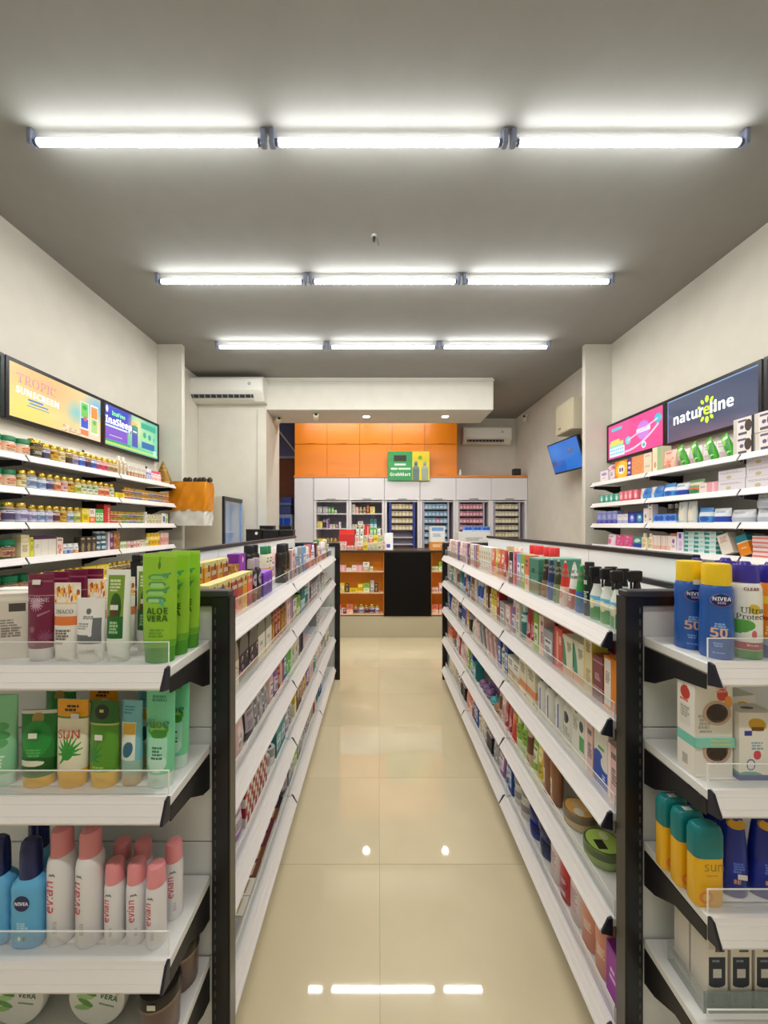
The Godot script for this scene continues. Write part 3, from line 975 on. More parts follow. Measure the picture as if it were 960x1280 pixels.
# ------------------------------------------------------------------ fittings on walls and ceiling
func air_conditioner(label: String, w: float, at: Vector3) -> void:
	var o := thing("air_conditioner", label, "air conditioner", at, 0, "wall air conditioners")
	var white := mat("#e8e6dd", 0.35)
	mi(o, "body", extrude(PackedVector2Array([Vector2(0, 0), Vector2(0.13, 0.0), Vector2(0.2, 0.085), Vector2(0.21, 0.1), Vector2(0.21, 0.27), Vector2(0.19, 0.295), Vector2(0, 0.295)]), -w / 2, w / 2), white, Vector3.ZERO, Vector3(0, -90, 0))
	mi(o, "front_panel", slab(Vector3(-w / 2 + 0.02, 0.112, 0.209), Vector3(w / 2 - 0.02, 0.272, 0.218), 0.003), mat("#eeece2", 0.3))
	var v := mi(o, "air_outlet", slab(Vector3(-w / 2 + 0.07, -0.022, -0.003), Vector3(w / 2 - 0.13, 0.022, 0.003)), mat("#3a3c44", 0.5), Vector3(0, 0.0535, 0.178), Vector3(39.5, 0, 0))
	for k in 11:
		mi(v, "louvre", slab(Vector3(-0.004, -0.02, 0.003), Vector3(0.004, 0.02, 0.008)), mat("#b8b8b4", 0.4), Vector3(-w / 2 + 0.1 + k * (w - 0.26) / 10.0, 0, 0))
	mi(o, "display", loft([[0, 0.022, 0.022], [0.003, 0.022, 0.022]], 16), mat("#b9bcb8", 0.3), Vector3(w / 2 - 0.17, 0.2, 0.2175), Vector3(90, 0, 0))
	mi(o, "flap", slab(Vector3(-w / 2 + 0.06, -0.003, -0.014), Vector3(w / 2 - 0.12, 0.003, 0.02), 0.001), mat("#e2e0d6", 0.35), Vector3(0, 0.012, 0.155), Vector3(-20, 0, 0))

func camera_dome(label: String, at: Vector3, turn: Vector3) -> void:
	var o := node(self, "security_camera", at, turn)
	tag(o, label, "camera", "security cameras")
	mi(o, "mount", loft([[-0.02, 0.045, 0.045], [0, 0.05, 0.05]], 18), mat("#e6e2d2", 0.4))
	var h := mi(o, "camera_body", loft([[-0.05, 0.03, 0.03], [-0.04, 0.038, 0.038], [0.05, 0.038, 0.038], [0.056, 0.034, 0.034]], 18), mat("#dcd6c0", 0.4), Vector3(0, -0.055, 0.015), Vector3(65, 0, 0))
	mi(h, "camera_lens", loft([[0.056, 0.022, 0.022], [0.06, 0.02, 0.02]], 16), mat("#3a3222", 0.2))

func build_fittings() -> void:
	air_conditioner("white wall air conditioner under the ceiling, left of the bulkhead", 1.0, Vector3(-1.975, 3.14, -5.15))
	air_conditioner("white wall air conditioner above the white cabinets on the right", 0.86, Vector3(1.95, 3.0, -7.12))
	camera_dome("cream security camera on the wall left of the orange cupboards", Vector3(-1.43, 3.07, -5.5), Vector3(0, 30, 0))
	camera_dome("cream security camera under the bulkhead beside the left downlight", Vector3(-0.86, 3.07, -5.32), Vector3(0, 10, 0))
	camera_dome("cream security camera at the top of the right wall", Vector3(2.46, 3.38, -6.5), Vector3(0, -30, 0))
	# meter box behind the television
	var eb := thing("meter_box", "beige metal box on the right wall above the television", "box", Vector3(WR, 2.66, -4.72))
	mi(eb, "body", slab(Vector3(-0.27, 0, -0.2), Vector3(-0.001, 0.37, 0.22), 0.004), mat("#c9c1a6", 0.5))
	mi(eb, "door", slab(Vector3(-0.279, 0.008, -0.192), Vector3(-0.271, 0.362, 0.212), 0.002), mat("#cfc7ac", 0.45))
	mi(eb, "latch", slab(Vector3(-0.288, 0.06, -0.1), Vector3(-0.28, 0.075, -0.06)), mat("#6a655a", 0.4))
	# hook and wire on the ceiling
	var hk := thing("ceiling_hook", "small metal hook with a wire on the grey ceiling", "hook", Vector3(-0.03, CEIL, -2.63))
	mi(hk, "plate", loft([[-0.012, 0.016, 0.016], [0, 0.02, 0.02]], 14), mat("#c9c7c2", 0.4))
	mi(hk, "socket", loft([[-0.04, 0.008, 0.008], [-0.012, 0.012, 0.012]], 12), mat("#3c3a44", 0.4))
	mi(hk, "wire", loft([[-0.07, 0.002, 0.002], [-0.012, 0.002, 0.002]], 8), mat("#55525a", 0.5), Vector3(0.015, 0, 0), Vector3(0, 0, 14))
	# hanging sign in front of the cupboards
	var sg := thing("hanging_sign", "green and yellow delivery sign hung before the orange cupboards", "sign", Vector3(0.51, 2.53, -6.50), 0)
	mi(sg, "board", slab(Vector3(-0.35, -0.245, -0.02), Vector3(0.35, 0.245, -0.001), 0.003), mat("#2f9a52", 0.4))
	mi(sg, "yellow_panel", slab(Vector3(0.06, -0.243, -0.0009), Vector3(0.348, 0.243, 0.0006)), mat("#e8d42c", 0.45))
	mi(sg, "black_badge", slab(Vector3(-0.25, 0.08, -0.0009), Vector3(-0.04, 0.18, 0.0008)), mat("#2e2a22", 0.4))
	var tw := mat("#f2f6ee", 0.5)
	for q in [[-0.24, -0.05, 0.025], [-0.3, -0.19, -0.045], [-0.175, 0.03, -0.045]]:
		mi(sg, "printed_line", slab(Vector3(q[0], q[2] - 0.016, -0.0009), Vector3(q[1], q[2] + 0.016, 0.0006)), mat("#d4ead4", 0.5))
	text(sg, "GrabMart", 0.075, Vector3(-0.145, -0.14, 0.0), tw, font_bold)
	for k in 2:
		mi(sg, "printed_figure", loft([[-0.2, 0.055, 0.0003], [-0.02, 0.06, 0.0003], [0.03, 0.05, 0.0003], [0.045, 0.016, 0.0003], [0.06, 0.03, 0.0003], [0.1, 0.03, 0.0003], [0.118, 0.012, 0.0003]], 10), mat(["#5f7a78", "#9aa894"][k], 0.5), Vector3(0.12 + k * 0.15, -0.04, 0.001))
	mi(sg, "printed_ring", loft([[0, 0.035, 0.035], [0.0005, 0.035, 0.035]], 18), mat("#7fae3a", 0.5), Vector3(0.19, 0.14, 0.0007), Vector3(90, 0, 0))
	for s in [-1, 1]:
		mi(sg, "hanging_wire", slab(Vector3(-0.0015, 0.245, -0.012), Vector3(0.0015, 0.97, -0.009)), mat("#8a8a8a", 0.4, 0.5), Vector3(s * 0.3, 0, 0))
	# small things on the cabinet ledge
	var sp := thing("small_speaker", "small black speaker on the ledge by the right wall", "speaker", Vector3(2.36, 2.3805, -6.62))
	mi(sp, "body", slab(Vector3(-0.065, 0, -0.05), Vector3(0.065, 0.12, 0.05), 0.012), mat("#17171a", 0.45))
	mi(sp, "cone", loft([[0, 0.04, 0.04], [0.004, 0.036, 0.036]], 18), mat("#2a2a2e", 0.6), Vector3(0, 0.06, 0.05), Vector3(90, 0, 0))
	var bt := thing("small_bottle", "small white bottle on the ledge beside the orange cupboards", "bottle", Vector3(1.40, 2.3805, -6.62))
	mi(bt, "body", loft([[0, 0.022, 0.022], [0.07, 0.022, 0.022], [0.085, 0.01, 0.01]], 14), mat("#d8d2c2", 0.3))
	mi(bt, "cap", loft([[0.085, 0.013, 0.013], [0.11, 0.012, 0.012]], 12), mat("#efece2", 0.3))
	# display fridge behind the left shelving
	var fr := thing("display_fridge", "beige display fridge with lit blue glass door behind left shelving", "fridge", Vector3(-1.8, 0, -4.45))
	var beige := mat("#d2cab4", 0.45)
	mi(fr, "side_panel", slab(Vector3(-0.5, 0, -0.02), Vector3(0, 1.87, 0.0), 0.003), beige)
	mi(fr, "rear_side_panel", slab(Vector3(-0.5, 0, -0.6), Vector3(0, 1.87, -0.58), 0.003), beige)
	mi(fr, "back_panel", slab(Vector3(-0.5, 0, -0.579), Vector3(-0.48, 1.87, -0.021)), beige)
	mi(fr, "top_panel", slab(Vector3(-0.479, 1.8, -0.579), Vector3(0, 1.87, -0.021)), beige)
	mi(fr, "base_panel", slab(Vector3(-0.479, 0, -0.579), Vector3(0, 0.4, -0.021)), beige)
	mi(fr, "lit_interior", slab(Vector3(-0.47, 0.41, -0.57), Vector3(-0.46, 1.79, -0.03)), glow("#5f9ff0", 1.7))
	for y in [0.8, 1.15, 1.45]:
		mi(fr, "fridge_shelf", slab(Vector3(-0.45, y - 0.01, -0.57), Vector3(-0.05, y, -0.03)), mat("#c4d4ea", 0.3))
	var dr := mi(fr, "door_frame", slab(Vector3(0.001, 1.82, -0.6), Vector3(0.03, 1.87, 0.0), 0.004), mat("#2a2a30", 0.35))
	mi(dr, "door_stile", slab(Vector3(0.001, 0.4, -0.035), Vector3(0.03, 1.82, 0.0), 0.004), mat("#2a2a30", 0.35))
	mi(dr, "door_stile", slab(Vector3(0.001, 0.4, -0.6), Vector3(0.03, 1.82, -0.565), 0.004), mat("#8fa6c8", 0.35))
	mi(dr, "door_glass", slab(Vector3(0.012, 0.4, -0.565), Vector3(0.018, 1.82, -0.035)), clear_mat("#bcd6ff", 0.08))
	# offering shelf with cloth
	var al := thing("offering_shelf", "small altar shelf draped with gold and white cloth on left pillar", "shelf", Vector3(-1.98, 1.53, -4.10))
	mi(al, "board", slab(Vector3(-0.2, 0.44, -0.1), Vector3(0.185, 0.46, 0.075)), mat("#7a5a34", 0.5))
	mi(al, "gold_cloth", pleat(0.39, 0.30, 0.175, 1), mat("#e08e12", 0.38, 0.25), Vector3(-0.008, 0.155, -0.012))
	mi(al, "white_cloth", pleat(0.375, 0.17, 0.165, 2), mat("#dcd8cf", 0.6), Vector3(-0.008, 0.0, -0.012))
	var carv := thing("carved_tray", "dark carved offering tray on top of the gold cloth", "tray", Vector3(-1.92, 1.992, -4.10))
	for k in 6:
		mi(carv, "scroll", loft([[0, 0.026, 0.02], [0.025, 0.03, 0.022], [0.045, 0.018, 0.014], [0.05, 0.004, 0.004]], 10), mat("#3a2818", 0.35, 0.3), Vector3(-0.12 + k * 0.05, 0.0, 0.02 * sin(k * 2.0)))
	var orn := thing("gold_ornament", "triangular gilded woven ornament at the end of top left shelf", "ornament", Vector3(-2.17, WALL_LEVELS[0] + 0.0005, -3.9))
	mi(orn, "leaf", loft([[0, 0.085, 0.05], [0.05, 0.08, 0.045], [0.13, 0.045, 0.03], [0.2, 0.016, 0.012], [0.235, 0.003, 0.003]], 8), mat("#8f6a24", 0.5, 0.35))
	for k in 5:
		mi(orn, "woven_band", loft([[0, 0.088 - k * 0.015, 0.053 - k * 0.008], [0.012, 0.085 - k * 0.015, 0.05 - k * 0.008]], 8), mat("#b08a3a", 0.45, 0.4), Vector3(0, 0.015 + k * 0.04, 0))
	# low white desk behind the left rack with black boxes
	var dk := thing("white_desk", "white sales desk behind the far end of left rack", "desk", Vector3(-1.29, 0, -4.45))
	mi(dk, "top", slab(Vector3(-0.34, 1.3, -0.3), Vector3(0.335, 1.33, 0.3), 0.003), mat("#e9e9e4", 0.35))
	mi(dk, "front_panel", slab(Vector3(-0.33, 0, 0.26), Vector3(0.325, 1.299, 0.285), 0.002), mat("#e2e2dc", 0.4))
	mi(dk, "side_panel", slab(Vector3(0.3, 0, -0.29), Vector3(0.325, 1.299, 0.259), 0.002), mat("#e2e2dc", 0.4))
	mi(dk, "rear_panel", slab(Vector3(-0.33, 0, -0.29), Vector3(-0.305, 1.299, 0.259), 0.002), mat("#e2e2dc", 0.4))
	var bx := [[-1.36, 4.28, 0.17, 0.16, "wide black box with a white spot on the white desk"], [-1.17, 4.27, 0.17, 0.155, "middle black box on the white desk"], [-1.005, 4.27, 0.15, 0.155, "rightmost black box on the edge of the white desk"], [-1.32, 4.62, 0.16, 0.2, "black monitor box at the back of the white desk"], [-1.10, 4.62, 0.14, 0.2, "tall black box at the back of the white desk"]]
	for b in bx:
		var o := thing("black_box", b[4], "box", Vector3(b[0], 1.3305, -b[1]), 0, "black boxes on the white desk")
		mi(o, "body", slab(Vector3(-b[2] / 2, 0, -0.06), Vector3(b[2] / 2, b[3] - 0.02, 0.06), 0.003), mat("#131216", 0.35))
		mi(o, "lid", slab(Vector3(-b[2] / 2 - 0.002, b[3] - 0.02, -0.062), Vector3(b[2] / 2 + 0.002, b[3], 0.062), 0.003), mat("#1c1b20", 0.3))
		if b[0] == -1.36:
			mi(o, "white_sticker", loft([[0, 0.016, 0.016], [0.0006, 0.016, 0.016]], 14), mat("#f2f0ee", 0.4), Vector3(0.03, 0.115, 0.06), Vector3(90, 0, 0))

# cloth hanging round three sides of a board, in soft folds
func pleat(w: float, h: float, d: float, s: int) -> Mesh:
	var st := begin()
	st.set_smooth_group(0)
	var path := []
	var n := 60
	for i in n + 1:
		var t := float(i) / n * (w + 2 * d)
		var p: Vector2
		var nm: Vector2
		if t < d:
			p = Vector2(-w / 2, -d / 2 + t)
			nm = Vector2(-1, 0)
		elif t < d + w:
			p = Vector2(-w / 2 + t - d, d / 2)
			nm = Vector2(0, 1)
		else:
			p = Vector2(w / 2, d / 2 - (t - d - w))
			nm = Vector2(1, 0)
		path.append([p, nm, t])
	for i in n:
		for r in 8:
			var q := []
			for e in [[i, r], [i + 1, r], [i + 1, r + 1], [i, r + 1]]:
				var f: float = e[1] / 8.0
				var a: Array = path[e[0]]
				var off: float = 0.004 * sin(a[2] * 27.0 + s * 2.0 + 6.0 * f) + 0.0035 * sin(a[2] * 61.0 - f * 9.0) + 0.0015 * sin(a[2] * 120.0 + f * 17.0)
				var v: Vector2 = a[0] + a[1] * (off + 0.008)
				q.append(Vector3(v.x, h * f, v.y))
			for k in [0, 2, 1, 0, 3, 2]:
				st.add_vertex(q[k])
	st.generate_normals()
	return st.commit()

# ------------------------------------------------------------------ goods
# key: [name, look, category, kind, width, height, depth, body colour, cap colour, print]
var P := {}
var protos := {}

func add(key: String, a: Array) -> void:
	P[key] = a

# builds one piece of a kind, front towards +z, standing on y = 0
func make(a: Array) -> Node3D:
	var w: float = a[4]
	var h: float = a[5]
	var d: float = a[6]
	var body: String = a[7]
	var cap: String = a[8]
	var tile: String = a[9]
	var o := Node3D.new()
	var r := w / 2.0
	var capm: Material = mat(cap, 0.42) if cap and not cap.begins_with("m") else (mat(cap.substr(1), 0.25, 0.75) if cap else null)
	match a[3]:
		"carton":
			return piece(a[0], carton_mesh(w, h, d, tile), atlas_mat)
		"lean":                                     # a carton leaning along the shelf
			var t := deg_to_rad(20.0)
			var c := mi(o, "carton", carton_mesh(w, h, d, tile), atlas_mat, Vector3(0.0, sin(t) * w / 2.0, 0), Vector3(0, 0, 20))
			c.position.x = sin(t) * h / 2.0
		"flat":                                     # a carton or palette lying on its back, print upwards
			var c := mi(o, "case", carton_mesh(w, h, d, tile), atlas_mat, Vector3(0, d / 2.0, h / 2.0), Vector3(-90, 0, 0))
			mi(c, "case_rim", slab(Vector3(-w / 2 - 0.001, -0.001, -d / 2 + 0.001), Vector3(w / 2 + 0.001, h + 0.001, d / 2 - 0.003)), mat(body, 0.4))
		"jar":
			mi(o, "body", loft([[0, r * 0.9, r * 0.9], [h * 0.03, r, r], [h * 0.70, r, r], [h * 0.78, r * 0.74, r * 0.74]], 16), mat(body, 0.2))
			mi(o, "label_band", loft([[h * 0.10, r * 1.015, r * 1.015], [h * 0.66, r * 1.015, r * 1.015]], 16, tile, false), atlas_mat)
			mi(o, "cap", loft([[h * 0.78, r * 0.82, r * 0.82], [h * 0.97, r * 0.82, r * 0.82], [h, r * 0.74, r * 0.74]], 16), capm)
		"widejar":
			mi(o, "body", loft([[0, r * 0.92, r * 0.92], [h * 0.04, r, r], [h * 0.66, r, r], [h * 0.72, r * 0.9, r * 0.9]], 18), mat(body, 0.15))
			mi(o, "label_band", loft([[h * 0.14, r * 1.012, r * 1.012], [h * 0.58, r * 1.012, r * 1.012]], 18, tile, false), atlas_mat)
			mi(o, "lid", loft([[h * 0.72, r * 1.0, r * 1.0], [h * 0.97, r * 1.0, r * 1.0], [h, r * 0.93, r * 0.93]], 18), capm)
		"tube":
			var ch := h * 0.14
			mi(o, "body", loft([[ch, r * 0.86, d * 0.5], [ch + h * 0.02, r * 0.92, d * 0.5], [h * 0.55, r * 0.97, d * 0.34], [h * 0.93, r, 0.004, 2.4], [h, r, 0.002, 3.0]], 20, tile), atlas_shine)
			mi(o, "cap", loft([[0, r * 0.80, d * 0.47], [0.002, r * 0.82, d * 0.49], [ch, r * 0.86, d * 0.5]], 20), capm)
		"bottle":
			mi(o, "body", loft([[0, r * 0.9, d * 0.44], [h * 0.02, r, d * 0.5], [h * 0.62, r, d * 0.5], [h * 0.72, r * 0.86, d * 0.46], [h * 0.78, r * 0.42, minf(d * 0.4, r * 0.42)]], 18, tile), atlas_shine)
			mi(o, "cap", loft([[h * 0.78, r * 0.5, minf(d * 0.45, r * 0.5)], [h * 0.98, r * 0.47, minf(d * 0.42, r * 0.47)], [h, r * 0.4, minf(d * 0.36, r * 0.4)]], 16), capm)
		"slim":
			mi(o, "body", loft([[0, r * 0.95, d * 0.47], [h * 0.02, r, d * 0.5], [h * 0.72, r, d * 0.5], [h * 0.76, r * 0.8, d * 0.4]], 16, tile), atlas_shine)
			mi(o, "cap", loft([[h * 0.76, r * 0.84, d * 0.42], [h * 0.985, r * 0.84, d * 0.42], [h, r * 0.76, d * 0.38]], 16), capm)
		"can":
			mi(o, "body", loft([[0, r * 0.94, r * 0.94], [h * 0.012, r, r], [h * 0.70, r, r], [h * 0.755, r * 0.9, r * 0.9], [h * 0.785, r * 0.78, r * 0.78]], 22, tile), atlas_shine)
			mi(o, "cap", loft([[h * 0.785, r * 0.80, r * 0.80], [h * 0.95, r * 0.78, r * 0.78], [h * 0.985, r * 0.72, r * 0.72], [h, r * 0.55, r * 0.55]], 22), capm)
		"pump":
			mi(o, "body", loft([[0, r * 0.92, d * 0.46], [h * 0.02, r, d * 0.5], [h * 0.58, r, d * 0.5], [h * 0.66, r * 0.8, d * 0.42], [h * 0.70, r * 0.4, r * 0.4]], 18, tile), atlas_shine)
			var c := mi(o, "pump_collar", loft([[h * 0.70, r * 0.45, r * 0.45], [h * 0.78, r * 0.42, r * 0.42]], 14), capm)
			mi(c, "pump_stem", loft([[h * 0.78, r * 0.16, r * 0.16], [h * 0.93, r * 0.16, r * 0.16]], 10), capm)
			mi(c, "pump_nozzle", slab(Vector3(-r * 0.18, h * 0.93, -r * 0.25), Vector3(r * 0.18, h, r * 0.85), r * 0.08), capm)
		"spray":
			mi(o, "body", loft([[0, r * 0.92, d * 0.46], [h * 0.02, r, d * 0.5], [h * 0.45, r, d * 0.5], [h * 0.62, r * 0.5, d * 0.3], [h * 0.68, r * 0.4, r * 0.4]], 18, tile), atlas_shine)
			var c := mi(o, "spray_head", slab(Vector3(-r * 0.3, h * 0.80, -r * 0.5), Vector3(r * 0.3, h, r * 0.9), r * 0.12), capm)
			mi(c, "spray_neck", loft([[h * 0.68, r * 0.42, r * 0.42], [h * 0.81, r * 0.3, r * 0.3]], 12), capm)
			mi(c, "spray_trigger", slab(Vector3(-r * 0.14, h * 0.66, r * 0.55), Vector3(r * 0.14, h * 0.80, r * 0.72), r * 0.05), capm)
		"cone":                                     # a tube hanging point up
			mi(o, "body", loft([[0, r * 0.9, d * 0.42], [h * 0.04, r, d * 0.5], [h * 0.4, r * 0.8, d * 0.42], [h * 0.8, r * 0.38, d * 0.25], [h * 0.95, r * 0.14, d * 0.14]], 16, tile), atlas_shine)
			mi(o, "tip", loft([[h * 0.95, r * 0.16, r * 0.16], [h, r * 0.1, r * 0.1]], 10), capm)
		"lpouch":                                   # a soft packet leaning along the shelf
			var t := deg_to_rad(24.0)
			var c := mi(o, "packet", loft([[0, r * 0.96, d * 0.2], [h * 0.06, r * 0.98, d * 0.42], [h * 0.35, r, d * 0.5], [h * 0.75, r * 0.98, d * 0.3], [h * 0.93, r, 0.004, 2.6], [h, r, 0.002, 3.0]], 18, tile), atlas_shine, Vector3(sin(t) * h / 2.0, sin(t) * w / 2.0, 0), Vector3(0, 0, 24))
			c.rotation_degrees.z = 24
		"pouch":
			return piece(a[0], loft([[0, r * 0.96, d * 0.2], [h * 0.06, r * 0.98, d * 0.42], [h * 0.35, r, d * 0.5], [h * 0.75, r * 0.98, d * 0.3], [h * 0.93, r, 0.004, 2.6], [h, r, 0.002, 3.0]], 18, tile), atlas_shine)
		"pack":                                     # a soft packet lying down
			var m := loft([[0, r, 0.002, 3.0], [h * 0.06, r, 0.003, 3.0], [h * 0.3, r * 0.96, d * 0.42], [h * 0.5, r * 0.95, d * 0.5], [h * 0.7, r * 0.96, d * 0.42], [h * 0.94, r, 0.003, 3.0], [h, r, 0.002, 3.0]], 18, tile)
			mi(o, "packet", m, atlas_shine, Vector3(0, d * 0.5, h / 2.0), Vector3(-90, 0, 0))
		"tub":
			mi(o, "body", loft([[0, r * 0.86, r * 0.86], [h * 0.06, r * 0.92, r * 0.92], [h * 0.55, r * 0.98, r * 0.98]], 22), mat(body, 0.25))
			var rim := Color(body).darkened(0.35).to_html(false).insert(0, "#")
			var lid := mi(o, "lid", loft([[h * 0.55, r, r], [h * 0.96, r, r], [h, r * 0.96, r * 0.96]], 22), mat(rim, 0.3))
			mi(lid, "lid_print", loft([[h, r * 0.93, r * 0.93], [h + 0.0006, r * 0.93, r * 0.93]], 22, tile), atlas_shine)
		"ball":
			mi(o, "body", loft([[0, r * 0.5, d * 0.25], [h * 0.12, r * 0.82, d * 0.41], [h * 0.35, r, d * 0.5], [h * 0.65, r, d * 0.5], [h * 0.88, r * 0.75, d * 0.38], [h, r * 0.3, d * 0.15]], 16), mat(body, 0.25))
			mi(o, "clasp", loft([[h * 0.4, r * 1.01, d * 0.506], [h * 0.5, r * 1.01, d * 0.506]], 16), mat(cap, 0.3, 0.5))
		"dome":                                     # box with a rounded top
			var pts := PackedVector2Array([Vector2(-r, 0), Vector2(r, 0), Vector2(r, h * 0.55)])
			for k in 9:
				var t := PI * k / 8.0
				pts.append(Vector2(cos(t) * r, h * 0.55 + sin(t) * h * 0.45))
			pts.append(Vector2(-r, h * 0.55))
			mi(o, "body", extrude(pts, -d / 2, d / 2), mat(body, 0.45))
			mi(o, "printed_panel", carton_mesh(w * 0.96, h * 0.5, 0.002, tile), atlas_mat, Vector3(0, 0.002, d / 2 + 0.0005))
	return o

func piece(called: String, mesh: Mesh, m: Material) -> MeshInstance3D:
	var o := MeshInstance3D.new()
	o.name = called
	o.mesh = mesh
	o.material_override = m
	return o

func proto(key: String) -> Node3D:
	if not protos.has(key):
		protos[key] = make(P[key])
	return protos[key]

func put(key: String, at: Vector3, turn: float, label: String, group := "") -> Node3D:
	var a: Array = P[key]
	var o: Node3D = proto(key).duplicate()
	o.name = a[0]
	add_child(o, true)
	o.position = at
	o.rotation_degrees.y = turn
	tag(o, label, a[2], group)
	return o

# a run of goods along a shelf, from the near end away from the entrance.
# run: words "key", "key:n", "key:n:s2" (stacked), "key:n:r2" (rows deep), "@depth" to jump, "+gap"
func run(x_front: float, face: int, y: float, z: float, z_end: float, place: String, group: String, goods: String, gap := 0.004) -> void:
	var list := []
	var totals := {}
	for word in goods.split(" ", false):
		if word[0] == "@" or word[0] == "+":
			list.append(word)
			continue
		var f := word.split(":")
		var n := 1
		var stack := 1
		var rows := 1
		for i in range(1, f.size()):
			if f[i][0] == "s":
				stack = int(f[i].substr(1))
			elif f[i][0] == "r":
				rows = int(f[i].substr(1))
			else:
				n = int(f[i])
		if not P.has(f[0]):
			print("NO SUCH GOODS: ", f[0])
			continue
		list.append([f[0], n, stack, rows])
		for s in stack:
			for r in rows:
				var k := look_of(f[0], s, stack, r)
				totals[k] = totals.get(k, 0) + n
	var done := {}
	for e in list:
		if e is String:
			if e[0] == "@":
				z = maxf(z, float(e.substr(1)))
			else:
				z += float(e.substr(1))
			continue
		var a: Array = P[e[0]]
		var w: float = a[4]
		var d: float = a[6]
		var hh: float = a[5]
		if a[3] == "flat" or a[3] == "pack":
			d = a[5]
			hh = a[6]
		if a[3] == "tub":
			hh += 0.0008
		if a[3] == "lean":
			w = a[4] * cos(0.35) + a[5] * sin(0.35)
		if a[3] == "lpouch":
			w = a[4] * cos(0.42) + a[5] * sin(0.42)
		if a[3] in ["jar", "widejar", "can", "tub"]:
			d = a[4]
		for i in e[1]:
			if z + w > z_end:
				break
			for r in e[3]:
				for s in e[2]:
					var back: float = 0.002 + rng.randf() * 0.006 + r * (d + 0.012)
					var px: float = x_front - face * (back + d / 2.0)
					if a[3] == "flat" or a[3] == "pack":
						px = x_front - face * (back + d / 2.0)
					var spin := (rng.randf() - 0.5) * (2.0 if e[2] > 1 or a[3] in ["carton", "lean", "flat"] else 9.0)
					if a[3] == "pack":
						spin *= 1.5
					var k := look_of(e[0], s, e[2], r)
					var c: int = done.get(k, 0)
					done[k] = c + 1
					var lab: String = k + " on " + place
					if totals[k] > 1:
						lab = "%s, %s from near end, %s" % [k, ORD[mini(c, 29)], place]
					var zz := -(z + w / 2.0)
					if a[3] == "lean":
						zz = -(z + w / 2.0)
					put(e[0], Vector3(px, y + 0.0006 + s * (hh + 0.0008), zz), face * 90.0 + spin, lab, group)
			z += w + gap

func look_of(key: String, s: int, stack: int, r: int) -> String:
	var k: String = P[key][1]
	if stack > 1:
		k = ("upper " if s == stack - 1 else ("lower " if s == 0 else "middle ")) + k
	if r > 0:
		k = "rear " + k
	return k

